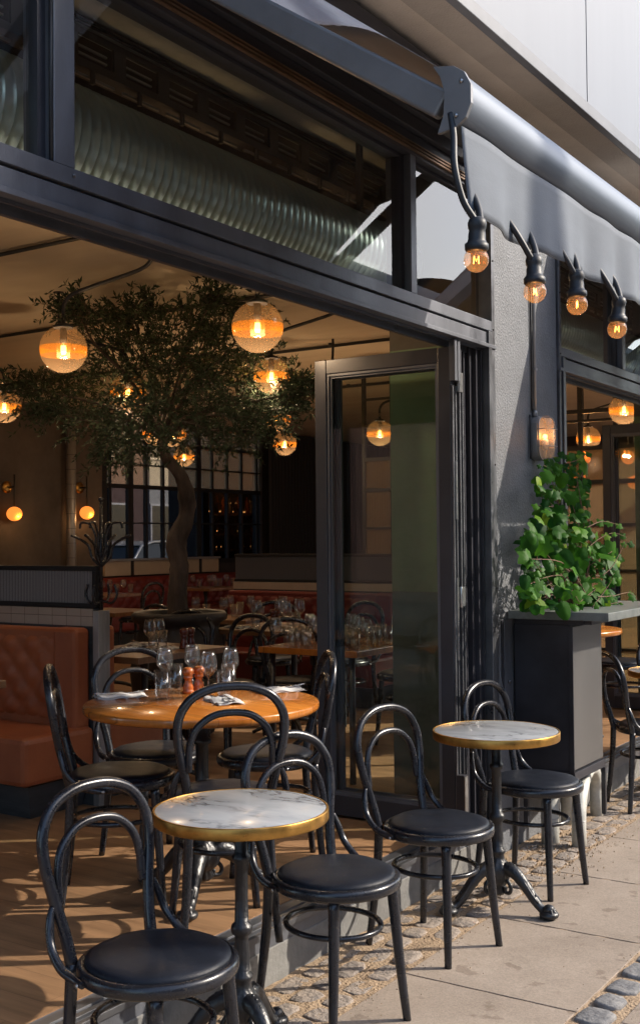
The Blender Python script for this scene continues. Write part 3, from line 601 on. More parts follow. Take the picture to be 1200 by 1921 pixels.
# ------------------------------------------------------------------ awnings
def awning(y0, y1, label):
    t = thing('awning', label, 'awning', (0, 0, 0), group='folding arm awnings over the pavement')
    xa, za, xb, zb = XF + .05, 3.50, -1.245, 2.672
    def fab(u, v):
        y = y0 + (y1 - y0) * (1 - (1 - u) ** 1.0); e = min(1, (y - y0) / .22); e = e * e * (3 - 2 * e); g = min(1, (y1 - y) / .2)
        x = xa + (xb - xa) * v; z = za + (zb - za) * v
        sag = math.sin(PI * min(1, v * 1.02)) * (.004 + .095 * e * g)
        return (x, y, z - sag + .002 * math.sin(y * 9 + v * 3))
    def wid(v): return .40 * max(0, (1 - v / .86)) ** .9
    def fab2(u, v): w_ = wid(v) / (y1 - y0); return fab(w_ + (1 - w_) * u, v)
    MB().grid(fab2, 60, 24).build('canopy', 'fabric_top', t, solid=.0015)
    def strip(u, v):
        vv = v * .86; w_ = wid(vv) / (y1 - y0) + .0008; return fab(w_ * u, vv)
    MB().grid(strip, 8, 24).build('sunlit_border', 'fabric_sunlit', t, solid=.001)  # sunlit edge of the same cloth, its brightness put into the colour
    prof = [(-1.262, 2.678), (-1.215, 2.668), (-1.187, 2.648), (-1.170, 2.615), (-1.170, 2.578), (-1.184, 2.546), (-1.212, 2.526), (-1.252, 2.520), (-1.236, 2.56), (-1.232, 2.61), (-1.244, 2.65)]
    pp = [(a, b) for a, b in prof]
    q = MB(); n = len(pp); V = []
    for y in (y0 + .012, y1 - .012): V += [(a, y, b) for a, b in pp]
    q.add(V, [(k, (k + 1) % n, n + (k + 1) % n, n + k) for k in range(n)], True); q.build('front_box', 'box', t)
    for y in (y1 - .012, y0):
        q = MB(); q.prism([(a + (.004 if a > -1.22 else -.004), b + (.004 if b > 2.6 else -.004)) for a, b in pp], lambda u, v, s_: (u, s_, v), y, y + .012)
        c = q.build('end_cap', 'cap', t, bevel=.001)
    q = MB()
    for px_, pz in ((-1.19, 2.63), (-1.205, 2.55)): q.lathe([(.005, 0), (.005, .003), (0, .004)], 8, (px_, y0 - .001, pz), axis=(0, -1, 0))
    q.build('screw', 'steel', c)
    def val(u, v):
        y = y0 + .015 + (y1 - y0 - .03) * u + .035 * v * (1 - u) ** 8
        w = .003 + .009 * v
        x = -1.196 + w * math.sin(y * 17 + 1.5 * math.sin(y * 5.3)) + .012 * v * math.exp(-(y - y0) / .06) + .003 * v * math.sin(y * 43)
        return (x, y, 2.528 - (.205 + .004 * math.sin(y * 6.7 + 2) + .002 * math.sin(y * 21)) * v)
    vl = MB().grid(val, 160, 10).build('valance', 'fabric', t, solid=.002)
    q = MB(); q.tube([Vector(val(i / 160, 1)) for i in range(161)], .0022, 5); q.tube([Vector(val(0, j / 10)) for j in range(11)], .002, 5); q.build('hem', 'fabric', vl)
    for ya in (y0 + .03, y1 - .07):
        q = MB(); q.beam((xa, ya, 3.315), (-1.25, ya, 2.592), .035, .070); q.build('arm', 'cap', t, bevel=.008)
        q = MB(); q.beam((xa + .02, ya + .05, 3.30), (-1.62, ya + .42 if ya < (y0 + y1) / 2 else ya - .42, 2.96), .03, .05); q.build('brace', 'cap', t, bevel=.005)
    q = MB(); q.box(XF + .062, XF + .15, y0 + .0, y1, 3.44, 3.56); q.build('wall_cassette', 'frame_dark', t, bevel=.01)
    return t
awning(2.45, 4.93, 'nearer grey awning with metal front box and hanging valance, end cap facing the viewer')
awning(6.1, 9.2, 'farther grey awning beyond the rendered pillar, over the second bay')

# ------------------------------------------------------------------ festoon bulbs under the valance
fs_ = thing('string_lights', 'black cable with round clear bulbs hanging below the awning valance', 'string lights', (0, 0, 0))
bp = [at_x(893, 487, -1.165), at_x(1003, 547, -1.165), at_x(1082, 571, -1.165), at_x(1157, 617, -1.165)]
sock_top = []
for i, p in enumerate(bp):
    tl = [(.06, -.04), (-.05, .07), (-.02, .02), (.09, -.02)][i]
    ax = Vector((tl[0], tl[1], 1)).normalized(); q0 = Vector((0, 0, 1)).rotation_difference(ax)
    def tf(mb, p=p, q0=q0): mb.v = [tuple(p + q0 @ Vector(v)) for v in mb.v]; return mb
    r = .030
    so = tf(MB().lathe([(.0, .022), (.025, .020), (.0285, .025), (.0285, .037), (.024, .040), (.021, .047), (.0205, .062), (.019, .069), (.0215, .074), (.0225, .086), (.019, .096), (.010, .101), (0, .102)], 20)).build('socket', 'rubber', fs_)
    prof = [(r * math.sin(PI * k / 14), -r * math.cos(PI * k / 14)) for k in range(12)] + [(.014, .026), (.012, .034)]
    tf(MB().lathe(prof, 22)).build('bulb', 'bulb', so)
    lit(so, .05, tuple(p + q0 @ Vector((0, 0, -.004))), r=.006); w = .0052; fl = [(-w * 1.25, 0, -.009), (-w, 0, .009), (0, 0, -.003), (w, 0, .009), (w * 1.25, 0, -.009)]
    A = .9 * i + .4
    fl = [(x * math.cos(A), x * math.sin(A), z) for x, _, z in fl]
    tf(MB().tube(fl, .0008, 6)).build('filament', 'filament', so)
    tf(MB().tube([(0, 0, .03), (0, 0, .012)], .0035, 8)).build('stem', 'bulb', so)
    sock_top.append(p + q0 @ Vector((0, 0, .085)))
q = MB(); st0 = Vector((-1.18, 2.44, 2.53))
s = sock_top
def vee(a, b, dip=0): pass
V3 = Vector
cpts = [V3((-1.222, 2.455, 2.56)), V3((-1.21, 2.445, 2.50)), s[0] + V3((-.035, -.045, .13)), s[0] + V3((-.022, -.032, .055)), s[0] + V3((-.004, -.012, .012))]
for k in range(4):
    cpts += [s[k] + V3((0, 0, .000)), s[k] + V3((-.002, .020, .006)), s[k] + V3((-.012, .040, .035)), s[k] + V3((-.030, .056, .075)), s[k] + V3((-.06, .075, .13))]
    if k < 3: cpts += [(s[k] + s[k + 1]) / 2 + V3((-.075, 0, .18)), s[k + 1] + V3((-.06, -.085, .13)), s[k + 1] + V3((-.030, -.060, .075)), s[k + 1] + V3((-.012, -.040, .035)), s[k + 1] + V3((-.002, -.020, .006))]
cpts += [s[3] + V3((-.075, .3, .18))]
q.tube(smoothpath(cpts, 6), .0085, 8)
q.build('cable', 'rubber', fs_)

# ------------------------------------------------------------------ bulkhead lamp on the pillar, conduit
yl, zl = at_x(1018, 822, XF + .05).y, at_x(1018, 822, XF + .05).z
def stadium(w, h, n=10):
    r = w / 2; pts = []
    for k in range(n + 1): a = PI * k / n; pts.append((r * math.cos(a), h / 2 - r + r * math.sin(a)))
    for k in range(n + 1): a = PI + PI * k / n; pts.append((r * math.cos(a), -h / 2 + r + r * math.sin(a)))
    return pts
bl = thing('bulkhead_lamp', 'lit oval caged bulkhead lamp on the grey pillar above the ivy', 'wall lamp', (XF, yl, zl))
MB().prism(stadium(.115, .235), lambda u, v, t: (t, u, v), .001, .042).build('base', 'zinc', bl, bevel=.004)
V = []; lv = [(1.0, .0425), (1.0, .06), (.93, .083), (.75, .099), (.4, .107), (.05, .109)]; st = stadium(.094, .215); n = len(st)
for s_, x in lv: V += [(x, u * s_, v * (.86 + .14 * s_) if s_ > .3 else v * s_) for u, v in st]
MB().add(V, [(i * n + k, i * n + (k + 1) % n, (i + 1) * n + (k + 1) % n, (i + 1) * n + k) for i in range(len(lv) - 1) for k in range(n)], True).build('lens', 'lampglass', bl)
q = MB(); q.tube([(.048, u * 1.12, v * 1.04) for u, v in st], .0045, 6, closed=True)
for z in (.045, -.045): q.tube(smoothpath([(.04, -.058, z), (.09, -.056, z), (.117, -.03, z), (.12, 0, z), (.117, .03, z), (.09, .056, z), (.04, .058, z)], 4), .0022, 6)
q.tube(smoothpath([(.04, 0, .118), (.09, 0, .112), (.117, 0, .07), (.121, 0, 0), (.117, 0, -.07), (.09, 0, -.112), (.04, 0, -.118)], 4), .0022, 6)
q.build('cage', 'zinc', bl)
q = MB(); q.lathe([(.014, -.06), (.02, -.035), (.02, -.015), (.012, -.005)], 14, (.06, 0, 0)); q.build('lamp_holder', 'clear_tank', bl)
q = MB(); q.sphere((.062, 0, .008), .012, 12, 8); q.build('bulb', 'filament', bl)
lit(bl, .25, (.075, 0, .01))
cdt = thing('conduit_pipe', 'thin grey conduit pipe running down the pillar to the bulkhead lamp', 'conduit', (XF, yl - .015, 0))
q = MB(); q.tube([(.014, 0, zl + .118), (.014, 0, 3.584)], .0095, 10); q.build('pipe', 'zinc', cdt)
q = MB(); q.tube([(.008, -.026, zl + .14), (.008, -.026, 3.584)], .005, 8); q.build('cable', 'rubber', cdt)
for z in (2.42, 2.9, 3.35): MB().box(.001, .026, -.014, .014, z, z + .012).build('clip', 'zinc', cdt)
q = MB(); q.lathe([(.014, 0), (.014, .028), (.011, .034)], 10, (.014, 0, zl + .112)); q.build('gland', 'zinc', cdt)
q = MB(); q.tube(smoothpath([(XF + .01, yl - .075, zl + .12), (XF + .012, yl - .078, zl + .06), (XF + .012, yl - .074, zl - .11)], 4), .005, 8); tag(q.build('lamp_cable', 'rubber'), 'short dark cable beside the caged bulkhead lamp', 'cable')

# ------------------------------------------------------------------ planter counter beside the pillar
pl = thing('planter_counter', 'tall dark metal counter box with weathered grey top slab against the pillar', 'counter', (0, 0, 0))
q = MB(); q.box(-2.05, XF + .012, 5.335, 5.755, .40, 1.115); q.build('body', 'planter', pl, bevel=.002)
q = MB(); q.box(-2.044, -2.036, 5.342, 5.748, .41, 1.105); q.build('side_panel', 'planter_side', pl, bevel=.001)
q = MB(); q.box(-2.052, -2.028, 5.328, 5.762, .36, .40); q.box(-2.052, XF + .02, 5.328, 5.342, .36, .40); q.box(-2.052, XF + .02, 5.748, 5.762, .36, .40)
q.box(-2.052, -2.030, 5.326, 5.333, .40, 1.11); q.build('frame', 'planter', pl, bevel=.001)
for x, y in ((-2.30, 5.345), (-2.045, 5.75), (-2.31, 5.74)):
    q = MB(); q.box(x, x + .022, y - .01, y + .01, .12, .359); q.build('leg', 'planter', pl)
q = MB(); q.box(-1.83, XF + .008, 5.27, 6.35, 1.142, 1.182); q.build('top_slab', 'stonetop', pl, bevel=.003)
q = MB(); q.box(-1.98, XF + .02, 5.33, 5.345, 1.116, 1.141); q.box(-2.0, -1.94, 5.345, 6.2, 1.118, 1.141); q.build('bracket', 'planter', pl)
# stub of flat steel with screw, on the wall in front of the planter
q = MB(); q.box(XF + .001, XF + .006, 5.23, 5.325, .60, 1.138); wp = q.build('wall_plate', 'frame', pl, bevel=.001)
q = MB(); q.prism([(5.20, 1.138), (5.225, 1.138), (5.225, .80), (5.20, .86)], lambda u, v, t: (t, u, v), XF + .001, XF + .005); q.build('wall_strip', 'frame_dark', pl)
q = MB(); q.lathe([(.012, 0), (.012, .006), (0, .01)], 10, (XF + .007, 5.28, .83), axis=(1, 0, 0)); q.build('bolt', 'jamb', wp)

# ivy
random.seed(21)
iv = thing('ivy_plant', 'bushy bright green ivy plant standing on the counter slab against the pillar', 'plant', (-2.15, 5.75, 1.182))
def leafshape(s_, lob):
    pts = []
    for k in range(16):
        a = 2 * PI * k / 16
        r = .5 * (1 - .28 * math.cos(a)) * (1 + lob * .30 * math.cos(5 * a)) if lob else .5 * (1 + .25 * math.cos(a) + .1 * math.cos(3 * a))
        pts.append((r * math.cos(a) * s_, r * math.sin(a) * s_ * .92))
    return pts
def addleaf(mb, p, nrm, up, s_, lob, fold=.18, curl=.25):
    nrm = nrm.normalized(); u = (up - nrm * up.dot(nrm)).normalized(); w = nrm.cross(u); pts = leafshape(s_, lob); n = len(pts)
    def hgt(a, b): return -abs(b) * fold - curl * a * a / s_ * (1 if a > 0 else .3) + .04 * s_ * math.sin(a * 40 / s_ * .05)
    vs = [p + nrm * hgt(0, 0)] + [p + u * a * .55 + w * b * .55 + nrm * hgt(a * .55, b * .55) for a, b in pts] + [p + u * a + w * b + nrm * hgt(a, b) for a, b in pts]
    fs = [(0, 1 + k, 1 + (k + 1) % n) for k in range(n)] + [(1 + k, 1 + n + k, 1 + n + (k + 1) % n, 1 + (k + 1) % n) for k in range(n)]
    mb.add(vs, fs, True)
poly = [(1022, 868), (1050, 850), (1092, 852), (1108, 905), (1100, 955), (1122, 1005), (1158, 1035), (1160, 1080), (1140, 1143), (984, 1145), (978, 1090), (980, 1010), (1012, 960), (1000, 920)]
def inside(x, y, P):
    c = False
    for i in range(len(P)):
        x1, y1 = P[i]; x2, y2 = P[i - 1]
        if (y1 > y) != (y2 > y) and x < (x2 - x1) * (y - y1) / (y2 - y1) + x1: c = not c
    return c
base = Vector((-2.15, 5.75, 1.182)); mb = MB(); st = MB(); cnt = 0; lvs = []
while cnt < 400:
    px, py = U(970, 1170), U(845, 1148)
    if not inside(px, py, poly): continue
    dens = 1 if py > 930 else .8
    if rnd() > dens: continue
    X = U(-2.31, -2.0) if py > 930 else U(-2.31, -2.12)
    p = at_x(px, py, X)
    if p.z < 1.19 or p.y > 6.25: continue
    front = (X + 2.31) / .3
    nrm = Vector((.55 + U(-.5, .5), -.55 + U(-.7, .6), .45 + U(-.5, .5))); up = Vector((U(-.5, .6), U(-.7, .4), -1 + U(0, .6)))
    s_ = (U(.03, .062) if rnd() < .6 else U(.06, .098)) * (1.1 if front > .5 else .9) * (1 if py > 960 else .85)
    addleaf(mb, p - base, nrm, up, s_, random.choice((0, .6, .9, 1.2)), U(.05, .5), U(.05, 1.1)); lvs.append(p - base); cnt += 1
# trailing shoots with small young leaves
shoots = [[(1100, 1030), (1125, 1010), (1150, 1000), (1175, 1008)], [(1130, 1080), (1150, 1060), (1172, 1020), (1183, 1022)], [(1120, 1120), (1150, 1118), (1180, 1112), (1196, 1125)], [(1100, 990), (1130, 978), (1160, 985)], [(1060, 955), (1030, 950), (1003, 948)], [(1130, 1140), (1150, 1132), (1166, 1130)], [(1040, 900), (1030, 880), (1018, 872)], [(1110, 1140), (1140, 1100), (1152, 1075)], [(1060, 870), (1085, 862), (1100, 850)]]
for sh in shoots:
    X = U(-2.12, -1.95) if sh[0][0] > 1065 else U(-2.3, -2.15)
    path = smoothpath([at_x(a, b, X + .03 * k) - base for k, (a, b) in enumerate(sh)], 5); st.tube(path, [.0028, .0012], 5)
    for k, q_ in enumerate(path):
        if k % 3 == 1: addleaf(mb, q_ + Vector((U(-.015, .015), U(-.015, .015), -.01)), Vector((.6, -.6, .5 + U(-.4, .4))), Vector((U(-.6, .6), U(-.6, .6), -1)), U(.025, .05), 1)
for k in range(70):
    a = Vector((U(-.12, .05), U(-.22, .25), .0)); b_ = random.choice(lvs)
    mid = (a + b_) / 2 + Vector((U(-.05, .05), U(-.06, .06), U(.02, .10)))
    st.tube(smoothpath([a, mid, b_], 6), [.0035, .0014], 5)
mb.build('foliage', 'ivy_leaf', iv); st.build('stem', mat('ivy_stem', (.17, .09, .055), .7), iv)

# ------------------------------------------------------------------ concrete hoops at the foot of the planter
def hoop(a, b, h, r, label):
    t = thing('concrete_hoop', label, 'hoop', (0, 0, 0), group='grey tube hoops at the foot of the counter')
    a = Vector(a); b = Vector(b); pts = [a + Vector((0, 0, -.03)), a + Vector((0, 0, h * .35))]
    R = (b - a).length / 2; m_ = (a + b) / 2; d = (b - a).normalized()
    for k in range(0, 13):
        an = PI - PI * k / 12; pts.append(m_ + d * R * math.cos(an) + Vector((0, 0, h * .45 + (h * .55) * math.sin(an))))
    pts += [b + Vector((0, 0, h * .35)), b + Vector((0, 0, -.03))]
    MB().tube(pts, r, 20).build('tube', 'pipe_conc', t)
    q = MB(); q.lathe([(r + .001, .0), (r + .0025, .002), (r + .001, .004)], 20, (a.x, a.y, .13)); q.build('seam', 'zinc', t)
    return t
hoop(at_z(1086, 1590, 0), at_z(1119, 1530, 0), .315, .036, 'curved pale grey tube hoop rising from the cobbles under the counter, nearest the pavement')
hoop(at_z(1032, 1583, 0), at_z(1068, 1545, 0), .31, .045, 'thicker grey tube hoop half hidden under the counter, closer to the wall')

# ------------------------------------------------------------------ bentwood chairs
def chair_proto(label, loc, rz, group):
    t = thing('bentwood_chair', label, 'chair', loc, rz, group)
    q = MB(); q.lathe([(.0, .454), (.186, .454), (.189, .463), (.187, .471), (.174, .478), (.145, .4835), (.09, .4855), (0, .486)], 40)
    for i_, v in enumerate(q.v): q.v[i_] = (v[0], v[1], v[2] + (.0016 * math.sin(v[0] * 31 + 1) * math.sin(v[1] * 27) if v[2] > .475 else 0))
    q.build('seat', 'leather', t)
    q = MB(); q.lathe([(.165, .428), (.198, .426), (.206, .432), (.209, .445), (.207, .458), (.200, .464), (.189, .465), (.185, .460), (.185, .453), (.165, .448), (.165, .428)], 44); q.build('seat_rim', 'wood_black', t)
    H_ = [(-.182, .136, .440), (-.200, .143, .51), (-.222, .160, .60), (-.238, .178, .69), (-.252, .176, .77), (-.264, .138, .833), (-.270, .072, .866), (-.272, 0, .874)]
    full = H_ + [(x, -y, z) for x, y, z in H_[-2::-1]]
    pth = smoothpath(full, 5); K = len(pth)
    q = MB(); q.tube(pth, [.0170, .0158, .0152, .0152, .0152, .0158, .0170], 12); q.build('back_hoop', 'wood_black', t)
    I_ = [(-.224, .143, .590), (-.228, .141, .612), (-.235, .139, .67), (-.243, .120, .728), (-.250, .068, .772), (-.252, 0, .784)]
    q = MB(); q.tube(smoothpath(I_ + [(x, -y, z) for x, y, z in I_[-2::-1]], 5), .0122, 10); q.build('inner_hoop', 'wood_black', t)
    for s_ in (1, -1):
        q = MB(); q.tube(smoothpath([(-.218, s_ * .170, .590), (-.210, s_ * .184, .555), (-.190, s_ * .196, .50), (-.14, s_ * .202, .456), (-.09, s_ * .198, .440), (-.05, s_ * .205, .438)], 5), [.008, .0118, .0118, .0118, .009], 10); q.build('brace', 'wood_black', t)
        q = MB(); q.tube(smoothpath([(-.182, s_ * .136, .445), (-.188, s_ * .140, .30), (-.200, s_ * .150, .15), (-.216, s_ * .163, 0)], 4), [.0170, .0158, .0128], 12); q.build('leg', 'wood_black', t)
        q = MB(); q.tube(smoothpath([(.128, s_ * .122, .430), (.138, s_ * .132, .28), (.147, s_ * .143, .14), (.158, s_ * .156, 0)], 4), [.0180, .0162, .0128], 12); q.build('leg', 'wood_black', t)
    q = MB(); q.tube([(-.020 + .163 * math.cos(2 * PI * k / 40), .146 * math.sin(2 * PI * k / 40), .300) for k in range(40)], .0095, 10, closed=True); q.build('stretcher', 'wood_black', t)
    q = MB(); q.lathe([(.006, 0), (.006, .003), (0, .004)], 8, (-.06, .215, .438), axis=(0, 1, 0)); q.lathe([(.006, 0), (.006, .003), (0, .004)], 8, (-.06, -.215, .438), axis=(0, -1, 0)); q.build('screw', 'steel', t)
    return t
GO = 'black bentwood chairs with leather seats'
R_ = math.radians
c0 = chair_proto('nearest black bentwood chair, bottom left, its seat cropped at the picture foot', (-1.995, 2.268, .002), R_(-7), GO)
dup(c0, (-2.000, 3.135, .002), R_(-17), 'black bentwood chair just right of the nearer marble table')
dup(c0, (-2.018, 3.885, .002), R_(-11), 'black bentwood chair in front of the open glass door')
dup(c0, (-2.005, 4.785, .002), R_(-8), 'black bentwood chair behind the farther marble table, beside the counter')
dup(c0, (-2.02, 6.545, .002), R_(41), 'outdoor chair at the right picture edge beyond the counter')
dup(c0, (-2.02, 7.30, .002), R_(-10), 'outdoor chair beyond the marble table at the right picture edge')
# indoors, round the orange wooden table
dup(c0, (-3.08, 3.29, ZF), R_(42), 'indoor chair left of the round wooden table, seen from its side')
dup(c0, (-3.27, 3.72, ZF), R_(-22), 'indoor chair behind the round wooden table, nearest the leather booth')
dup(c0, (-2.53, 3.21, ZF), R_(137), 'indoor chair with its hoop back in front of the round wooden table')
dup(c0, (-2.83, 3.90, ZF), R_(222), 'indoor chair at the right of the round wooden table, next to the glass door')

# ------------------------------------------------------------------ cast iron table base (parts shared by all pedestal tables)
def foot_parts(t, ztop, s=1.0, rot=0):
    prof = [(.0, .055), (.022, .06), (.034, .075), (.026, .095), (.040, .11), (.050, .135), (.052, .165), (.044, .19), (.030, .205), (.026, .225), (.033, .235), (.033, .245), (.025, .252), (.026, .30), (.021, .345), (.021, .36), (.030, .368), (.033, .38), (.030, .392), (.021, .40), (.0205, .47), (.0195, .575), (.028, .583), (.028, .597), (.020, .603), (.0195, .67), (.021, .69), (.03, .70)]
    prof = [(r * s, z if z < .66 else z) for r, z in prof if z < ztop - .03] + [(.021 * s, ztop - .03), (.055, ztop - .022), (.055, ztop - .012)]
    q = MB(); q.lathe(prof, 36, flute=lambda a, z: (-.10 * abs(math.cos(a * 6)) if (.25 < z < .36 or .41 < z < .57 or z > .61) else (.06 * math.cos(a * 9) if z < .2 else 0)))
    q.build('column', 'iron', t)
    # cross bracket below the top
    q = MB()
    for k in range(2): a = rot + k * PI / 2; q.beam((-.17 * s * math.cos(a), -.17 * s * math.sin(a), ztop - .018 - .001 * k), (.17 * s * math.cos(a), .17 * s * math.sin(a), ztop - .018 - .001 * k), .03, .008)
    q.build('top_bracket', 'iron', t)
    for k in range(3):
        a = rot + k * 2 * PI / 3; q = MB()
        pts = [(.02, .165), (.05, .172), (.085, .158), (.125, .118), (.165, .068), (.20, .036), (.225, .026)]
        P3 = smoothpath([(r * s * math.cos(a), r * s * math.sin(a), z) for r, z in pts], 4)
        q.tube(P3, [.026 * s, .029 * s, .025 * s, .020 * s, .017 * s, .019 * s], 12)
        # raised rope edge
        for off in (-.013, .013):
            q.tube([p + Vector((-math.sin(a) * off, math.cos(a) * off, .019)) for p in P3[3:-5]], .0055, 6)
        for j in range(5, len(P3) - 6, 2): q.sphere(P3[j] + Vector((0, 0, .027)), .0062, 8, 6)
        # under scroll
        q.tube(smoothpath([(r * s * math.cos(a), r * s * math.sin(a), z) for r, z in ((.04, .13), (.06, .10), (.055, .075), (.035, .075), (.035, .095))], 4), .008, 8)
        fx, fy = .232 * s * math.cos(a), .232 * s * math.sin(a)
        q.sphere((fx, fy, .020), .040, 16, 8, (1, 1, .5)); q.sphere((fx, fy, .040), .024, 12, 8, (1, 1, .85))
        for j in (-1, 0, 1):
            b_ = a + j * .7; q.tube(smoothpath([(fx - .01 * math.cos(a), fy - .01 * math.sin(a), .045), (fx + .018 * math.cos(b_), fy + .018 * math.sin(b_), .042), (fx + .032 * math.cos(b_), fy + .032 * math.sin(b_), .02)], 3), [.007, .006], 7)
        q.build('leg', 'iron', t)
def logo(mb, c, ang, z):
    """frame with an X and small scribbled letters, as on the table tops"""
    ca, sa = math.cos(ang), math.sin(ang); S = .00125
    def pt(x, y):
        y *= 1.5
        return (c[0] + (x * ca - y * sa) * S, c[1] + (x * sa + y * ca) * S, z)
    def line(pts, w=1.1):
        for a, b in zip(pts[:-1], pts[1:]):
            A = Vector(pt(*a)); B = Vector(pt(*b)); d = (B - A); l_ = d.length
            if l_ < 1e-6: continue
            d = d / l_; n_ = Vector((-d.y, d.x, 0)) * w * S; mb.add([A - n_ - d * w * S * .6, A + n_ - d * w * S * .6, B + n_ + d * w * S * .6, B - n_ + d * w * S * .6], [(0, 1, 2, 3)])
    line([(8, -15), (26, -15), (26, 15), (-26, 15), (-26, 6)], 1.25); line([(-26, -8), (-26, -15), (-6, -15)], 1.25)
    line([(-8, -11), (12, 13)], 2.6); line([(14, -9), (-9, 12)], 1.9)
    for x0 in (-24, -16):   # two small letters left of the X
        ring = [(x0 + 3 + 3 * math.cos(k * PI / 5), -1 + 3.4 * math.sin(k * PI / 5)) for k in range(11)]; line(ring, 1.1); line([(x0 + 6, 2), (x0 + 6, -8), (x0 + 1, -9)], 1.1)
    line([(22, 3), (28, 0)], 1.5)
def marble_table(label, x, y, rot, logo_at=None):
    t = thing('marble_table', label, 'table', (x, y, .002), 0, 'round marble bistro tables with brass rims')
    MB().lathe([(0, .715), (.256, .715), (.256, .7375), (.2545, .7385), (0, .7385)], 64).build('marble_top', 'marble', t)
    MB().lathe([(.2570, .706), (.261, .7045), (.263, .708), (.263, .737), (.2615, .7395), (.2575, .7398), (.2555, .7388), (.2568, .7370), (.2570, .706)], 72).build('brass_rim', 'brass', t)
    foot_parts(t, .725, 1.0, rot)
    if logo_at:
        q = MB(); logo(q, (logo_at[0] * .83, logo_at[1] * .83), YAW - .30, .7390); q.build('table_mark', 'ink', t)
    return t
tp = Vector((-2.094, 2.753)); l1 = at_z(346, 1494, .7388 + .002); marble_table('round marble table with brass rim nearest the viewer, left one', tp.x, tp.y, R_(-20), (l1.x - tp.x, l1.y - tp.y))
tp = Vector((-2.02, 4.41)); l1 = at_z(851, 1358, .7388 + .002); marble_table('round marble table with brass rim on its clawed iron foot, before the counter', tp.x, tp.y, R_(-5), (l1.x - tp.x, l1.y - tp.y))
tp = at_z(1262, 1258, .74); marble_table('round marble table cut off by the right picture edge', tp.x, tp.y, R_(30))

# ------------------------------------------------------------------ tableware
def wine_proto(name='wine_glass', h=.165, r=.036):
    prof = [(0, .0005), (.030, .0005), (.031, .002), (.012, .005), (.0035, .012), (.003, .055), (.006, .062), (r * .62, .075), (r * .93, .092), (r, .108), (r * .97, .128), (r * .84, .15), (r * .74, h), (r * .70, h), (r * .80, .15), (r * .93, .128), (r * .95, .108), (r * .86, .092), (r * .5, .078), (0, .068)]
    return MB().lathe(prof, 24).build(name, 'drinkglass')
def tumbler_proto():
    prof = [(0, .0005), (.026, .0005), (.028, .004), (.032, .11), (.0305, .11), (.0265, .012), (0, .010)]
    return MB().lathe(prof, 30, flute=lambda a, z: -.05 * abs(math.sin(a * 6)) * (1 if z < .085 else 0)).build('water_glass', 'drinkglass')
def mill_proto(m_, nm='pepper_mill'):
    prof = [(0, .0), (.024, .0), (.0245, .012), (.020, .016), (.022, .022), (.019, .034), (.0135, .05), (.0145, .058), (.019, .062), (.0205, .066), (.016, .069), (.019, .074), (.024, .084), (.023, .096), (.014, .105), (0, .107)]
    return MB().lathe(prof, 22).build(nm, m_)
wine = wine_proto(); tumb = tumbler_proto(); mill = mill_proto('mill'); milld = mill_proto('mill_dark', 'pepper_mill')
def napkin_proto():
    def fn(u, v):
        return (.11 * (u - .5) * (1 + .04 * math.sin(v * 9)), .20 * (v - .5), .007 + .0035 * math.sin(u * 9 + v * 4) + .004 * math.sin(v * 13 + u * 2) - .007 * (abs(2 * u - 1) ** 6 + abs(2 * v - 1) ** 6) * .7)
    t = MB().grid(fn, 20, 26)
    t.grid(lambda u, v: tuple(Vector(fn(u * .92 + .03, v * .9 + .06)) + Vector((.006, -.004, .004))), 18, 20)
    return t
def setplace(x, y, z, rz, label, group, first=[None, None]):
    """a folded napkin, and on it a fork and knife as things of their own"""
    if first[0] is None: o = napkin_proto().build('napkin', 'napkin', solid=.0015); first[0] = o
    else: o = first[0].copy(); C.objects.link(o)
    o.location = (x, y, z + .001); o.rotation_euler = (0, 0, rz); tag(o, 'folded white napkin ' + label, 'napkin', group)
    if first[1] is None:
        q = MB(); q.tube(smoothpath([(.0, -.10, .016), (.0, -.03, .016), (.0, .05, .018), (.0, .075, .022)], 3), [.0035, .002, .0022, .003], 6)
        for k in range(4): q.tube(smoothpath([(.0, .072, .021), ((k - 1.5) * .005, .085, .020), ((k - 1.5) * .0055, .112, .026)], 3), .0011, 5)
        f = q.build('fork', 'cutlery')
        q = MB(); q.box(-.004, .004, -.10, .0, .014, .019); q.prism([(-.004, 0), (.007, .01), (.007, .08), (0, .10), (-.004, .09)], lambda u, v, t: (u, v, t), .0155, .0170); k_ = q.build('table_knife', 'cutlery', bevel=.0008)
        first[1] = (f, k_)
        fo, kn = f, k_
    else:
        fo, kn = first[1][0].copy(), first[1][1].copy(); C.objects.link(fo); C.objects.link(kn)
    fo.location = (x + .016 * math.cos(rz), y + .016 * math.sin(rz), z - .001); kn.location = (x - .014 * math.cos(rz), y - .014 * math.sin(rz), z - .001)
    fo.rotation_euler = (0, 0, rz + .10); kn.rotation_euler = (0, 0, rz - .06)
    tag(fo, 'steel fork lying on the napkin ' + label, 'fork', 'forks on the napkins'); tag(kn, 'steel knife lying on the napkin ' + label, 'knife', 'knives on the napkins')
used = set()
def put(proto, px, py, z, label, cat, group, rz=0, s=1):
    o = proto if id(proto) not in used else proto.copy()
    if id(proto) in used: C.objects.link(o)
    used.add(id(proto)); p = at_z(px, py, z); o.location = (p.x, p.y, z); o.rotation_euler = (0, 0, rz); o.scale = (s, s, s); tag(o, label, cat, group); return o
ZT = .925
wt = thing('round_wood_table', 'round orange wood table in sunlight just inside the open front', 'table', (-2.80, 3.44, ZF))
MB().lathe([(0, .706), (.438, .706), (.447, .712), (.450, .72), (.450, .733), (.446, .739), (0, .740)], 80).build('tabletop', 'orange_wood', wt)
foot_parts(wt, .707, 1.25, R_(-62))
GW = 'wine glasses on the round wooden table'; GT = 'water glasses on the round wooden table'
put(wine, 309, 1289, ZT, 'stemmed wine glass behind the leftmost water glass on the round wood table', 'wine glass', GW)
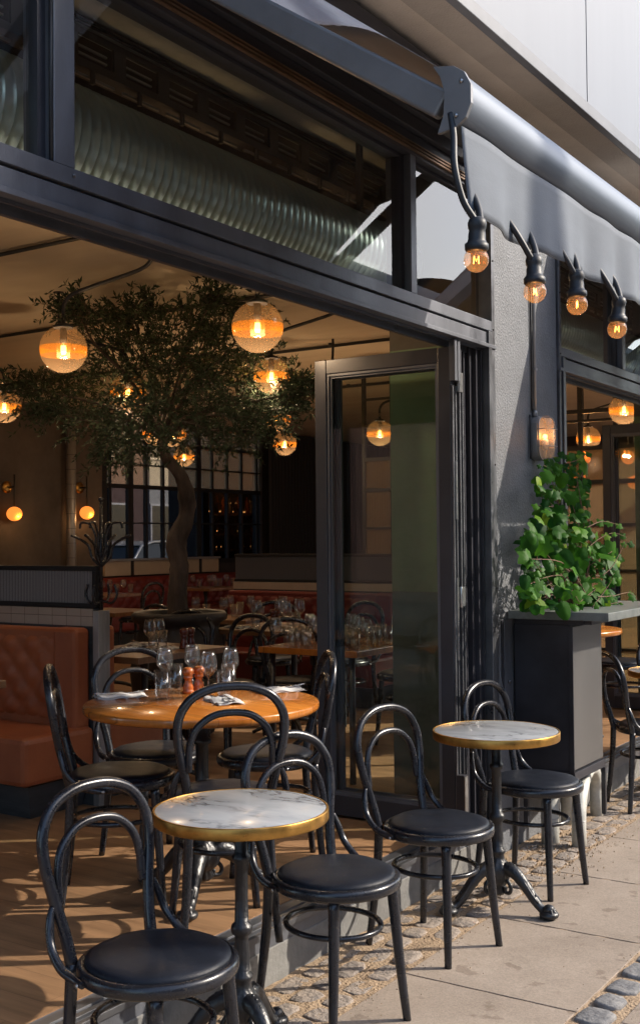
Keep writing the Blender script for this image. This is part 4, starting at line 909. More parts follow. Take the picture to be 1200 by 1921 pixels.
put(wine, 361, 1282, ZT, 'stemmed wine glass behind the orange pepper mills', 'wine glass', GW)
put(wine, 391, 1299, ZT, 'stemmed wine glass right of the orange mills, nearest the table edge', 'wine glass', GW)
put(wine, 433, 1290, ZT, 'stemmed wine glass at the right of the glasses on the round wood table', 'wine glass', GW)
put(tumb, 304, 1311, ZT, 'ribbed water glass at the far left on the round wood table', 'water glass', GT)
put(tumb, 329, 1296, ZT, 'ribbed water glass between the leftmost glass and the orange mills', 'water glass', GT)
put(tumb, 421, 1309, ZT, 'ribbed water glass behind the middle napkin on the round wood table', 'water glass', GT)
put(tumb, 429, 1296, ZT, 'ribbed water glass half hidden under the rightmost wine glass', 'water glass', GT)
put(mill, 353, 1301, ZT, 'turned orange pepper mill, left one of the pair on the round table', 'pepper mill', 'orange wooden mills')
put(mill, 373, 1298, ZT, 'turned orange pepper mill, right one of the pair beside the wine glass', 'pepper mill', 'orange wooden mills')
for (px, py, rz, lb) in ((225, 1308, 57, 'at the left end of the round wood table'), (421, 1317, -33, 'at the front of the round wood table'), (523, 1297, 60, 'at the right end of the round wood table')):
    p = at_z(px, py, ZT); setplace(p.x, p.y, ZT, R_(rz - 90), lb, 'napkins on the round wooden table')

# ------------------------------------------------------------------ booths
def tuft(x0, x1, z0, z1, yf, sgn, mb, nx=None):
    """buttoned leather back in the X-Z plane, bulging towards sgn*Y"""
    nx = nx or max(2, int((x1 - x0) / .16)); nz = 3; NU, NV = nx * 8, nz * 8
    def fn(u, v):
        a = u * nx; b = v * nz
        h = abs(math.sin(PI * (a + b) / 1.0 / 1)) * abs(math.sin(PI * (a - b))) if True else 0
        d = .036 * (max(h, 0) ** .6)
        edge = min(1, min(u, 1 - u) * nx * 2.5) * min(1, min(v, 1 - v) * 8)
        return (x0 + (x1 - x0) * u, yf + sgn * (d * .55 * edge - .03 * (1 - min(1, min(v, 1 - v) * 10)) ** 2), z0 + (z1 - z0) * v)
    mb.grid(fn, NU, NV)
def booth(name, label, X1, X0, Y, ztop, leather, group, tile_h=.095, sides=(-1, 1), tile='tiles', panel='fluted'):
    """partition at Y running in X from X0 (street end) to X1, seats on one or both sides"""
    t = thing(name, label, 'booth', (0, 0, 0), 0, group)
    zb = 1.10
    q = MB(); q.box(X1, X0 - .03, Y - .035, Y + .035, ZF, zb + tile_h); q.build('partition_wall', 'plinth', t)
    q = MB(); q.box(X1, X0 - .032, Y - .040, Y + .040, zb + .005, zb + tile_h); q.build('tile_band', tile, t)
    q = MB(); q.box(X1, X0 - .03, Y - .022, Y + .022, zb + tile_h + .002, zb + tile_h + .025); q.box(X1, X0 - .03, Y - .022, Y + .022, ztop - .025, ztop); q.box(X0 - .055, X0 - .03, Y - .021, Y + .021, zb + tile_h + .026, ztop - .026)
    q.build('panel_frame', 'black', t, bevel=.002)
    q = MB(); K = int((X0 - .055 - X1) / .008); zt0, zt1 = zb + tile_h + .025, ztop - .025
    q.box(X1, X0 - .056, Y - .004, Y + .004, zt0, zt1)
    for k in range(K):
        x = X1 + k * .008; q.add([(x, Y - .0041, zt0), (x + .004, Y - .0075, zt0), (x + .008, Y - .0041, zt0), (x, Y - .0041, zt1), (x + .004, Y - .0075, zt1), (x + .008, Y - .0041, zt1)], [(0, 1, 4, 3), (1, 2, 5, 4)])
    q.build('fluted_panel', panel, t)
    q = MB(); q.box(X0 - .029, X0 + .012, Y - .042, Y + .042, ZF, zb + .085); q.build('end_post', 'post', t, bevel=.003)
    for s_ in sides:
        yb = Y + s_ * .042; yf = Y + s_ * .135
        q = MB(); q.box(X1, X0 - .05, yb, yf - s_ * .012, .50, zb - .005); q.build('back_cushion', leather, t, bevel=.018)
        q = MB(); tuft(X1, X0 - .22, .60, zb - .02, yf - s_ * .012, s_, q); q.build('buttoned_panel', leather, t)
        q = MB(); q.box(X0 - .215, X0 - .048, yb + s_ * .003, yf + s_ * .012, .52, zb); q.build('back_end', leather, t, bevel=.022)
        q = MB(); q.box(X1, X0 - .012, Y + s_ * .046, Y + s_ * .52, .36, .595); q.build('seat_cushion', leather, t, bevel=.028)
        q = MB(); q.hexa([(X1, Y + s_ * .05, ZF), (X0 - .10, Y + s_ * .05, ZF), (X0 - .10, Y + s_ * .40, ZF), (X1, Y + s_ * .40, ZF)], [(X1, Y + s_ * .05, .355), (X0 - .05, Y + s_ * .05, .355), (X0 - .05, Y + s_ * .46, .355), (X1, Y + s_ * .46, .355)]); q.build('plinth', 'plinth', t)
    return t
booth('leather_booth', 'cognac leather booth with fluted screen, left side near the street', -6.4, -4.19, 4.345, 1.415, 'redbrown_leather', None)
booth('leather_booth', 'dark red leather booth with cream tile band in front of the black curtain', -6.35, -4.60, 8.3, 1.42, 'oxblood', None, tile_h=.07, sides=(-1,), tile='tile', panel='tray')
bq = thing('banquette', 'long buttoned dark red banquette under the gridded back window', 'banquette', (0, 0, 0))
yb0, yb1 = at_x(120, 1050, BACK).y, at_x(450, 1050, BACK).y + 1
def rot_xy(mb):   # build in X-Z then turn so it runs along Y, facing +X
    mb.v = [(-y, x, z) for x, y, z in mb.v]; return mb
q = MB(); tuft(yb0, yb1, .60, 1.06, BACK * -1 - .22, -1, q, nx=26); rot_xy(q).build('buttoned_back', 'oxblood', bq)
q = MB(); q.box(BACK + .003, BACK + .21, yb0, yb1, ZF, 1.05); q.build('back_cushion', 'oxblood', bq, bevel=.02)
q = MB(); q.box(BACK + .22, BACK + .68, yb0, yb1, .38, .60); q.build('seat_cushion', 'oxblood', bq, bevel=.03)
q = MB(); q.box(BACK + .2, BACK + .6, yb0, yb1, ZF, .378); q.build('plinth', 'plinth', bq)
q = MB(); q.box(BACK + .003, BACK + .05, yw0, yw1 - 1.2, 1.075, 1.275); q.build('tile_ledge', 'tile', bq, bevel=.004)
q = MB(); q.box(BACK + .002, BACK + .09, yw0, yw1 - 1.2, 1.277, 1.305); q.build('ledge_cap', 'zinc', bq, bevel=.003)
q = MB()
for px in (243, 371): y = at_x(px, 1060, BACK).y; q.box(BACK + .0505, BACK + .055, y - .03, y + .03, 1.075, 1.275)
q.build('ledge_strip', 'black', bq)
# coat stand on top of the booth post
cs = thing('coat_hooks', 'curly black bentwood coat hooks rising from the booth end post', 'coat stand', (-4.20, 4.345, 1.19))
q = MB(); q.tube([(0, 0, 0), (0, 0, .56)], [.011, .008], 8); q.sphere((0, 0, .57), .014, 10, 8); q.build('pole', 'wood_black', cs)
q = MB()
for k in range(4):
    a = k * PI / 2 + .3; c_, s_ = math.cos(a), math.sin(a)
    q.tube(smoothpath([(0, 0, .22), (.05 * c_, .05 * s_, .27), (.07 * c_, .07 * s_, .33), (.12 * c_, .12 * s_, .365), (.17 * c_, .17 * s_, .385)], 4), .007, 7)
    q.tube(smoothpath([(0, 0, .24), (.03 * c_, .03 * s_, .32), (.03 * c_, .03 * s_, .38), (.06 * c_, .06 * s_, .44), (.11 * c_, .11 * s_, .45), (.12 * c_, .12 * s_, .42)], 4), .006, 7)
    q.tube(smoothpath([(0, 0, .05), (.06 * c_, .06 * s_, .035), (.09 * c_, .09 * s_, .08), (.075 * c_, .075 * s_, .13)], 4), .006, 7)
q.build('hook', 'wood_black', cs)

# ------------------------------------------------------------------ tables deeper inside
def rect_table(label, x0, x1, y0, y1, group='rectangular wooden dining tables', mt='tablewood_dark'):
    t = thing('dining_table', label, 'table', ((x0 + x1) / 2, (y0 + y1) / 2, ZF), 0, group); a, b = (x1 - x0) / 2, (y1 - y0) / 2
    MB().box(-a, a, -b, b, .705, .74).build('tabletop', mt, t, bevel=.003)
    q = MB(); q.lathe([(.03, .02), (.028, .05), (.022, .1), (.022, .60), (.035, .69), (.06, .704)], 14); q.build('column', 'iron', t)
    for k in range(4):
        an = PI / 4 + k * PI / 2; q = MB(); q.tube(smoothpath([(.02 * math.cos(an), .02 * math.sin(an), .10), (.15 * math.cos(an), .15 * math.sin(an), .075), (.30 * math.cos(an), .30 * math.sin(an), .015)], 4), [.02, .012], 8); q.build('leg', 'iron', t)
    return t
p = at_z(430, 1212, ZT)
rect_table('brown wooden table behind the round one, carrying dark red mills', p.x - .62, p.x, p.y - .78, p.y)
p = at_z(600, 1189, ZT)
rect_table('long wooden table near the middle, its right end beside the glass door', p.x - .95, p.x + .02, p.y, p.y + .75)
p = at_z(12, 1276, ZT)
rect_table('wooden table peeking in at the left edge before the cognac booth', p.x - 1.1, p.x, p.y - .62, p.y)
rect_table('dark table at the banquette, left of the tree', -10.0, -9.3, 9.6, 10.3); rect_table('dark table at the banquette, right behind the tree trunk', -10.0, -9.3, 11.6, 12.3)
rect_table('table in front of the dark red booth', -6.2, -5.3, 7.05, 7.6); rect_table('table left of the big plant pot, farther in', -7.6, -6.9, 7.3, 7.9)
p = Vector((-2.95, 7.40)); t = thing('round_wood_table', 'round wooden table in the second bay, behind the ivy counter', 'table', (p.x, p.y, ZF))
MB().lathe([(0, .706), (.44, .706), (.45, .714), (.45, .733), (.446, .739), (0, .740)], 48).build('tabletop', 'orange_wood', t); foot_parts(t, .707, 1.2, .3)
GI = 'chairs at the inner tables'
for x, y, a, lb in ((-4.12, 6.02, 112, 'inner chair with its hoop back seen whole, left of the glass door'), (-4.42, 5.66, -95, 'inner chair behind the brown table, nearer the middle'), (-4.95, 5.80, -70, 'inner chair between the brown table and the plant pot'), (-4.55, 7.25, -100, 'inner chair behind the long middle table'), (-5.05, 7.05, -60, 'inner chair at the far left corner of the long table'),
                    (-3.70, 6.70, 180, 'inner chair at the right end of the long table, seen through the door glass'), (-9.1, 10.0, 180, 'far chair at the banquette table left of the tree'), (-9.1, 12.0, 175, 'far chair at the banquette table behind the trunk'), (-5.7, 6.78, 85, 'far chair before the dark red booth table'),
                    (-2.72, 8.05, 200, 'inner chair at the round table of the second bay, half seen past the counter'), (-3.30, 6.75, 60, 'inner chair in the second bay hidden mostly by the counter')):
    dup(c0, (x, y, ZF), R_(a), lb, GI)
# tableware on the brown table and the long table
G2 = 'wine glasses on the inner tables'; G3 = 'water glasses on the inner tables'
for px, py, lb in ((281, 1216, 'wine glass at the left on the brown table'), (298, 1214, 'wine glass at the right of the glasses on the brown table')): put(wine, px, py, ZT, lb, 'wine glass', G2)
for px, py, lb in ((288, 1222, 'water glass at the front on the brown table'), (304, 1219, 'water glass right of the wine glasses on the brown table')): put(tumb, px, py, ZT, lb, 'water glass', G3)
put(milld, 345, 1217, ZT, 'dark red mill on the brown table, left of the pair', 'pepper mill', 'dark red mills', s=1.1); put(milld, 358, 1215, ZT, 'dark red mill on the brown table, right of the pair', 'pepper mill', 'dark red mills', s=1.1)
for px, py, rz, lb in ((312, 1219, 20, 'in front of the glasses on the brown table'), (262, 1211, 70, 'at the left end of the brown table')): p = at_z(px, py, ZT); setplace(p.x, p.y, ZT, R_(rz), lb, 'napkins on the inner tables')
for px, py, lb in ((482, 1176, 'tall wine glass alone at the left of the long table'), (525, 1172, 'wine glass in the cluster on the long table, leftmost'), (537, 1178, 'wine glass in the middle of the cluster on the long table'), (562, 1172, 'wine glass nearest the glass door on the long table'), (531, 1165, 'wine glass at the back of the cluster on the long table')): put(wine, px, py, ZT, lb, 'wine glass', G2, s=1.15)
for px, py, lb in ((480, 1180, 'water glass under the lone wine glass of the long table'), (546, 1177, 'water glass in the cluster on the long table'), (556, 1179, 'water glass right in the cluster on the long table')): put(tumb, px, py, ZT, lb, 'water glass', G3)
put(milld, 512, 1174, ZT, 'dark red mill on the long table, left of the glass cluster', 'pepper mill', 'dark red mills', s=1.1); put(milld, 519, 1173, ZT, 'dark red mill on the long table touching the glass cluster', 'pepper mill', 'dark red mills', s=1.1)
for px, py, rz, lb in ((444, 1178, 80, 'at the left of the long table'), (548, 1184, 85, 'before the glasses on the long table')): p = at_z(px, py, ZT); setplace(p.x, p.y, ZT, R_(rz), lb, 'napkins on the inner tables')
random.seed(3)
for tx, ty, w_ in ((-9.6, 9.95, 'banquette table left of the tree'), (-9.6, 11.95, 'banquette table behind the trunk'), (-5.75, 7.32, 'table before the dark red booth')):
    for k, (dx, dy, lb) in enumerate(((-.1, -.2, 'near left'), (.12, -.12, 'near right'), (-.05, .18, 'far left'), (.15, .2, 'far right'))):
        o = wine.copy(); C.objects.link(o); o.location = (tx + dx, ty + dy, ZT); tag(o, '%s wine glass on the %s' % (lb, w_), 'wine glass', G2)
        o = tumb.copy(); C.objects.link(o); o.location = (tx + dx + .06, ty + dy + .06, ZT); tag(o, '%s water glass on the %s' % (lb, w_), 'water glass', G3)
# added table of glasses, standing in for those mirrored in the door leaf
st_ = thing('reflection_table', 'added wooden table crowded with glasses, standing in for a reflection in the door glass', 'table', (-3.62, 5.75, ZF), 0)
MB().box(-.33, .34, -.38, .38, .705, .74).build('tabletop', 'orange_wood', st_, bevel=.003)
for sx in (-1, 1):
    for sy in (-1, 1): MB().tube([(sx * .27, sy * .32, 0), (sx * .27, sy * .32, .704)], .018, 10).build('leg', 'iron', st_)
for i in range(6):
    for j in range(5):
        src = tumb if (i + j) % 3 else wine; o = src.copy(); C.objects.link(o); o.location = (-3.62 - .27 + i * .105 + U(-.01, .01), 5.75 - .28 + j * .12 + U(-.01, .01), ZT)
        tag(o, 'added clear glass behind the door pane, standing in for a mirrored one', 'glass', 'glasses crowded on the added reflection table')

# ------------------------------------------------------------------ olive tree in its pot
random.seed(77)
TD = 8.0; tb = at_d(335, 1150, TD)
ot = thing('olive_tree', 'indoor olive tree with crooked trunk and feathery dark crown in the middle of the room', 'tree', (tb.x, tb.y, 0))
tp_ = Vector((tb.x, tb.y, 0))
def tpt(px, py, dd=0): return at_d(px, py, TD + dd) - tp_
trunk = smoothpath([tpt(334, 1165), tpt(333, 1120), tpt(336, 1060, .02), tpt(331, 1015, .05), tpt(351, 965, .04), tpt(349, 925, 0), tpt(336, 888, -.04), tpt(312, 858, -.05), tpt(303, 830, -.02)], 6)
q = MB(); q.tube(trunk, [.080, .067, .064, .073, .057, .052, .048, .040, .034], 20)
for i, v in enumerate(q.v): # knotty surface
    a = Vector(v); q.v[i] = tuple(a + Vector((math.sin(a.z * 23 + a.x * 31), math.cos(a.z * 19 + a.y * 27), 0)) * .006 + Vector((math.sin(a.z * 71 + a.y * 90), math.sin(a.z * 63 + a.x * 80), 0)) * .0035)
limbs = []
def limb(pts, r0, r1, n=5): P_ = smoothpath(pts, n); q.tube(P_, [r0, r1], 9); return P_
clumps = [(205, 625, 62), (255, 605, 60), (330, 640, 75), (388, 610, 50), (430, 650, 62), (300, 700, 90), (400, 715, 85), (478, 715, 66), (545, 735, 45), (125, 735, 55), (62, 728, 30), (180, 775, 72), (262, 795, 78), (345, 800, 66), (425, 795, 70), (215, 840, 40), (480, 780, 52), (520, 760, 40), (392, 570, 22), (105, 770, 30), (150, 590, 34), (450, 600, 40), (240, 700, 80), (350, 740, 90)]
cen = []
for (x, y, r) in clumps: cen.append((x, y, r, U(-.75, .75)))
top = trunk[-1]
for (x, y, r, dd) in cen:
    e = tpt(x, y + 4, dd); m1 = top.lerp(e, .35) + Vector((0, 0, .10 if y < 800 else .16)); limbs.append(limb([trunk[-3], top + Vector((0, 0, .02)), m1, top.lerp(e, .7) + Vector((U(-.05, .05), U(-.05, .05), U(0, .08))), e], .020, .004))
q.build('trunk', 'bark', ot)
tw = MB(); lf = MB()
def oleaf(p, d, s_):
    d = d.normalized(); s1 = d.cross(Vector((U(-1, 1), U(-1, 1), U(-1, 1)))).normalized() * s_ * .15; e = p + d * s_; m1 = p + d * s_ * .45 + s1.cross(d) * .25
    lf.add([p, m1 - s1, e, m1 + s1], [(0, 1, 2), (0, 2, 3)])
for (x, y, r, dd) in cen:
    N_ = int(8 + r * 1.0)
    for k in range(N_):
        a = U(0, 2 * PI); rr = r * math.sqrt(rnd()) * .8; p0 = tpt(x + rr * math.cos(a), y + rr * math.sin(a) * .85, dd + U(-.35, .35) * r / 60)
        out = Vector((p0.x - top.x, p0.y - top.y, (p0.z - top.z - .45) * .8)).normalized(); dr = (out * .7 + Vector((U(-1, 1), U(-1, 1), U(-.45, .9))) * .75).normalized()
        Lt = U(.12, .26); droop = U(.02, .11)
        pts = [p0, p0 + dr * Lt * .5 + Vector((0, 0, .01)), p0 + dr * Lt - Vector((0, 0, droop * .5))]; P_ = smoothpath(pts, 4); tw.tube(P_, [.0025, .001], 4, caps=False)
        nl = int(Lt * 105)
        for j in range(nl):
            t_ = (j + .5) / nl; idx = min(int(t_ * (len(P_) - 1)), len(P_) - 2); pp = P_[idx].lerp(P_[idx + 1], t_ * (len(P_) - 1) - idx)
            sd = Vector((U(-1, 1), U(-1, 1), U(-1, 1))); oleaf(pp, dr * .55 + sd * .75, U(.028, .056))
# a few bare shoots that stick out of the crown
for (x, y, x2, y2) in ((385, 600, 397, 545), (380, 600, 383, 562), (205, 600, 182, 565), (150, 600, 120, 592), (60, 740, 12, 735), (45, 770, 5, 790), (560, 740, 597, 745), (560, 750, 592, 790), (440, 610, 470, 580), (215, 850, 205, 880), (420, 840, 425, 885), (60, 700, 20, 690), (575, 720, 590, 700), (300, 590, 285, 572), (360, 590, 352, 565), (480, 840, 490, 868)):
    a = tpt(x, y); b = tpt(x2, y2, U(-.1, .1)); P_ = smoothpath([a, (a + b) / 2 + Vector((U(-.02, .02), 0, .01)), b], 4); tw.tube(P_, [.003, .001], 4, caps=False)
    for j in range(16):
        t_ = j / 15 * .999; idx = int(t_ * (len(P_) - 1)); pp = P_[idx]; oleaf(pp.lerp(P_[idx + 1], t_ * (len(P_) - 1) - idx), (b - a).normalized() * .8 + Vector((U(-1, 1), U(-1, 1), U(-1, 1))) * .6, U(.03, .055))
tw.build('twig', 'bark', ot); lf.build('crown', 'olive_leaf', ot)
pt_ = thing('plant_pot', 'wide black bulging pot that holds the olive tree', 'pot', (tb.x, tb.y, ZF))
zr = tb.z - ZF - .0
MB().lathe([(.20, .0), (.24, .03), (.31, .25), (.335, .45), (.30, zr - .17), (.275, zr - .11), (.285, zr - .07), (.33, zr - .045), (.335, zr - .01), (.315, zr + .012), (.285, zr), (.28, zr - .04), (0, zr - .04)], 40, flute=lambda a, z: .02 * math.sin(a * 3 + z * 7)).build('pot_body', 'pot', pt_)
MB().lathe([(.278, zr - .038), (.1, zr - .028), (0, zr - .025)], 24).build('soil', 'soil', pt_)

# ------------------------------------------------------------------ pendants
def pendant_proto(label, p, rz):
    t = thing('globe_pendant', label, 'pendant lamp', p, rz, 'ribbed amber globe pendants'); r = .125
    prof = [(r * math.sin(PI * k / 26), -r * math.cos(PI * k / 26)) for k in range(24)]
    MB().lathe(prof, 90).build('globe', 'globe', t)
    gb_ = MB(); gb_.lathe([(.1195, -.034), (.1225, -.016), (.1232, .0), (.1225, .012)], 60); gb_.f = [f for f in gb_.f if len(f) == 4]; gb_.sm = gb_.sm[:len(gb_.f)]; gb_.build('amber_glow_band', 'amber', t)  # inner reflection round the globe, drawn as an amber ring
    g = MB(); g.lathe([(.052, .112), (.05, .124), (.03, .134), (.012, .140), (.012, .155), (0, .156)], 20); g.build('cap', 'rubber', t)
    g = MB(); g.tube([(.010 * math.cos(a), 0, .165 + .010 * math.sin(a)) for a in [k * PI / 5 for k in range(10)]], .0025, 5, closed=True); g.tube([(0, .010 * math.cos(a), .182 + .010 * math.sin(a)) for a in [k * PI / 5 for k in range(10)]], .0025, 5, closed=True); g.build('chain', 'rubber', t)
    L = .51; zt = ZC - p[2]
    g = MB(); g.tube(smoothpath([(0, 0, .19), (.004, 0, .235), (.03, 0, .275), (.09, 0, .305), (.30, 0, .365), (.43, 0, .405), (.485, 0, .45), (.505, 0, .53), (.508, 0, zt - .02)], 6), .0115, 8); g.lathe([(.035, zt - .025), (.035, zt - .005), (0, zt - .004)], 14, (L, 0, 0)); g.build('arm', 'rubber', t)
    c = MB().lathe([(.018, .11), (.02, .06), (.016, .02), (0, .02)], 12).build('lamp_holder', 'rubber', t)
    MB().lathe([(0, -.026), (.010, -.024), (.015, -.012), (.0145, .004), (.0125, .019)], 14).build('bulb', 'bulb_core', c)
    g = MB(); prof = [(.034, .045), (.037, .0), (.034, -.045)]; g.lathe(prof, 20, smooth=True); g.v = g.v; g.f = [f for f in g.f if len(f) == 4]; g.sm = g.sm[:len(g.f)]; g.build('inner_glass', 'globe', t)
    lit(t, WP, (0, 0, -.045), (1, .84, .66), r=.025)
    return t
WP = 4.3
def pp(px, py, z=2.56): v = at_z(px, py, z); return (v.x, v.y, v.z)
pend = pendant_proto('large amber ribbed globe at the left, over the booth', pp(119, 655), R_(23))
for (px, py, z, a, lb) in ((483, 613, 2.57, 203, 'large amber ribbed globe above the round table, under the head beam'), (8, 762, 2.56, 203, 'amber ribbed globe cut by the left picture edge'), (240, 735, 2.58, 203, 'amber globe glowing through the olive crown, left of centre'), (509, 704, 2.66, 23, 'amber ribbed globe just below the large one, right of the tree'),
                           (519, 784, 2.62, 23, 'amber globe low at the right edge of the olive crown'), (534, 832, 2.56, 203, 'small far amber globe before the black curtain'), (292, 812, 2.56, 23, 'far amber globe hidden in the lower crown left of the trunk'), (325, 814, 2.56, 203, 'far amber globe in the lower crown above the trunk fork'), (345, 856, 2.56, 23, 'farthest amber globe right of the trunk fork, over the window'),
                           (712, 812, 2.56, 23, 'amber globe seen through the door pane'), (1170, 768, 2.60, 203, 'amber globe above the door leaf in the second bay'), (1103, 822, 2.56, 23, 'amber globe behind the black steel grid in the second bay')):
    o = dup(pend, pp(px, py, z), R_(a), lb)
def sconce(label, px, py, x=BACK, first=[None]):
    y = at_x(px, py, x + .14).y; z = at_x(px, py, x + .14).z
    if first[0] is not None: o = dup(first[0], (x, y, z), 0, label); return o
    t = thing('wall_sconce', label, 'wall lamp', (x, y, z), 0, 'small opal wall lamps'); first[0] = t
    MB().sphere((.14, 0, 0), .095, 20, 14, (1, 1, .92)).build('shade', 'opal_lit', t)
    g = MB(); g.tube(smoothpath([(.0, .0, .33), (.07, 0, .33), (.14, 0, .33)], 3), .009, 7); g.tube([(.14, 0, .08), (.14, 0, .48)], .010, 7); g.build('arm', 'rubber', t)
    g = MB(); g.lathe([(.075, 0), (.075, .015), (.03, .022), (0, .023)], 20, (.002, 0, .33), axis=(1, 0, 0)); g.build('wall_plate', 'brass', t)
    lit(t, .9, (.26, 0, -.06)); return t
sconce('opal wall lamp at the far left of the concrete wall', 27, 964); sconce('opal wall lamp right of the grey pipe, above the coat hooks', 163, 962)
pz = at_x(134, 1000, BACK + .12)
dp = thing('down_pipe', 'pale grey vertical pipe on the stained concrete wall', 'pipe', (BACK + .12, pz.y, ZF))
MB().tube([(0, 0, 0), (0, 0, 3.1)], .062, 20).build('pipe', 'zinc', dp)
q = MB()
for k in range(16): q.tube([(0, 0, .2 + k * .19), (0, 0, .206 + k * .19)], .065, 16)
q.build('band', 'tray', dp)

# ------------------------------------------------------------------ gridded window in the back wall, bar behind it
wp_ = thing('glazed_partition', 'black gridded steel window in the back wall showing the bar', 'window', (0, 0, 0))
XB = BACK - .06
q = MB(); ys = [at_x(px, 980, XB).y for px in (193, 205, 243, 273, 305, 336, 371, 397, 425, 452, 480, 491)]
for k, y in enumerate(ys): w_ = .05 if k in (2, 6, 0, 11) else .016; q.box(XB - .03, XB + .03, y - w_, y + w_, 1.20, ZC)
for z, w_ in ((1.235, .035), (1.80, .010), (2.31, .028), (2.62, .01), (2.95, .02), (3.27, .03)): q.box(XB - .028, XB + .028, ys[0], ys[-1], z - w_, z + w_)
q.build('frame', 'black', wp_)
MB().box(XB - .004, XB + .004, ys[0], ys[-1], 1.21, 2.305).build('pane', 'back_glass', wp_)
MB().box(XB - .004, XB + .004, ys[0], ys[-1], 2.315, 3.27).build('fluted_pane', 'rib_glass', wp_)
ybar = at_x(373, 980, -12.6).y; ybe = at_x(500, 980, -12.6).y + 2
q = MB(); q.box(-13.2, -13.0, ybar - .1, 19.2, -.02, 3.6); q.box(-13.0, -12.3, ybar - .25, ybar - .1, -.02, 3.6); q.box(-13.0, -11.1, 19.05, 19.2, -.02, 3.6); q.box(-13.2, -11.1, ybar - .25, 19.2, 3.61, 3.7); q.build('wall', 'walld', bld, label='dark walls of the bar room behind the gridded window')
MB().box(-13.0, -11.1, ybar - .1, 19.0, -.02, ZF - .005).build('back_floor', 'walld', bld)
bs = thing('bar_shelf', 'dark back-bar shelving stacked with bottles behind the gridded window', 'shelf', (0, 0, 0))
zs = [at_x(430, 963, -12.7).z, at_x(430, 1000, -12.7).z, at_x(430, 1030, -12.7).z]
q = MB()
for z in zs: q.box(-12.98, -12.5, ybar, ybe, z - .03, z)
q.box(-12.99, -12.5, ybar, ybe, 1.0, 1.05); q.build('board', 'tablewood_dark', bs)
q = MB()
for y in (ybar, (ybar + ybe) / 2, ybe): q.box(-12.98, -12.48, y - .02, y, 1.06, zs[0] + .5)
q.build('upright', 'black', bs)
q = MB()
for z in zs: q.box(-12.97, -12.95, ybar + .05, ybe - .05, z + .03, z + .05)
q.build('strip_light', 'warm_strip', bs)
for y in (ybar + .5, ybe - 1.5): lamp((-12.3, y, zs[0] + .75), 9, (1, .42, .1), .06)
bot = [MB().lathe([(0, 0), (.036, 0), (.038, .01), (.038, .15 + h), (.03, .18 + h), (.013, .21 + h), (.012, .26 + h), (.015, .262 + h), (.015, .275 + h), (0, .276 + h)], 12).build('bottle', m_) for h, m_ in ((.0, 'bottle_dark'), (.03, 'bottle_amber'), (-.03, 'bottle_clear'))]
cnt = 0; nm = ('top', 'middle', 'bottom')
for si, z in enumerate(zs):
    y = ybar + .08
    while y < at_x(492, 980, -12.6).y:
        src = random.choice(bot); o = src if id(src) not in used else src.copy()
        if id(src) in used: C.objects.link(o)
        used.add(id(src)); o.location = (-12.62 + U(-.05, .03), y, z + .0005); tag(o, 'bottle standing on the %s shelf of the back bar' % nm[si], 'bottle', 'bottles on the %s bar shelf' % nm[si]); y += U(.085, .12)
# black curtain
q = MB(); y0_, y1_ = yw1 - .12, 19.0
q.grid(lambda u, v: (BACK + .22 + .045 * abs(math.sin(u * 46 * PI)) , y0_ + (y1_ - y0_) * u, ZF + .01 + (ZC - .05 - ZF) * v), 460, 1)
tag(q.build('curtain', 'curtain'), 'floor-length black pleated curtain at the back of the room', 'curtain')
# steel grid screen in the second bay
g2 = thing('steel_grid_screen', 'black steel grid screen with fluted glass inside the second bay', 'screen', (0, 0, 0))
YG = 10.55; q = MB(); x0_ = -2.98; sp = .345; xs = [at_y(1155, 850, YG).x - .345 * k for k in range(-1, 9)]
for x in xs: q.box(x - .018, x + .018, YG - .02, YG + .02, ZF, ZC)
zz = [at_y(1090, py, YG).z for py in (715, 772, 790, 841, 905, 985, 1070)] + [ZF + .3]
for k, z in enumerate(zz): w_ = .02 if k in (1, 3, 4) else .012; q.box(xs[-1], xs[0], YG - .019, YG + .019, z - w_, z + w_)
q.build('frame', 'black', g2)
MB().box(xs[-1], xs[0], YG - .003, YG + .003, ZF, zz[3]).build('fluted_pane', 'rib_glass', g2)
for k, (px, py) in enumerate(((1085, 895), (1178, 858), (1190, 905), (1095, 860))):
    v = at_y(px, py, YG + .9); lamp((v.x, v.y, v.z), 2.5, (1, .45, .12), .09)
    t = thing('candle_lamp', 'blurred warm lamp glowing behind the fluted glass of the second bay', 'lamp', (v.x, v.y, v.z), 0, 'warm lamps behind fluted glass'); MB().sphere((0, 0, 0), .07, 14, 10).build('shade', 'opal_lit', t); MB().tube([(0, 0, .07), (0, 0, ZC - v.z)], .006, 6).build('stem', 'rubber', t)

# ------------------------------------------------------------------ added yard and car, standing in for the street mirrored in the back window
cx_, cy_ = -18.5, at_x(250, 1030, -18.5).y
car = thing('reflection_car', 'silver car added beyond the gridded back window in place of a mirrored one', 'car', (cx_, cy_, 0), R_(96))
side = [(-2.1, .35), (-2.15, .75), (-1.75, .95), (-1.2, 1.05), (-.75, 1.44), (-.2, 1.56), (.6, 1.56), (1.25, 1.42), (1.8, 1.08), (2.1, .95), (2.15, .4)]
q = MB(); body = [(-2.1, .35), (-2.18, .7), (-1.8, .93), (-1.15, 1.03), (1.75, 1.06), (2.1, .95), (2.15, .4)]
q.prism(body, lambda u, v, t: (u, t * (1 if v < .8 else .96), v), -.88, .88); q.build('body', 'carpaint', car, bevel=.05)
q = MB(); cab = [(-1.15, 1.03), (-.62, 1.42), (-.1, 1.50), (.7, 1.50), (1.3, 1.36), (1.75, 1.06)]
q.prism(cab, lambda u, v, t: (u, t * (1 - (v - 1.03) * .35), v), -.80, .80); q.build('window', 'carglass', car, bevel=.02)
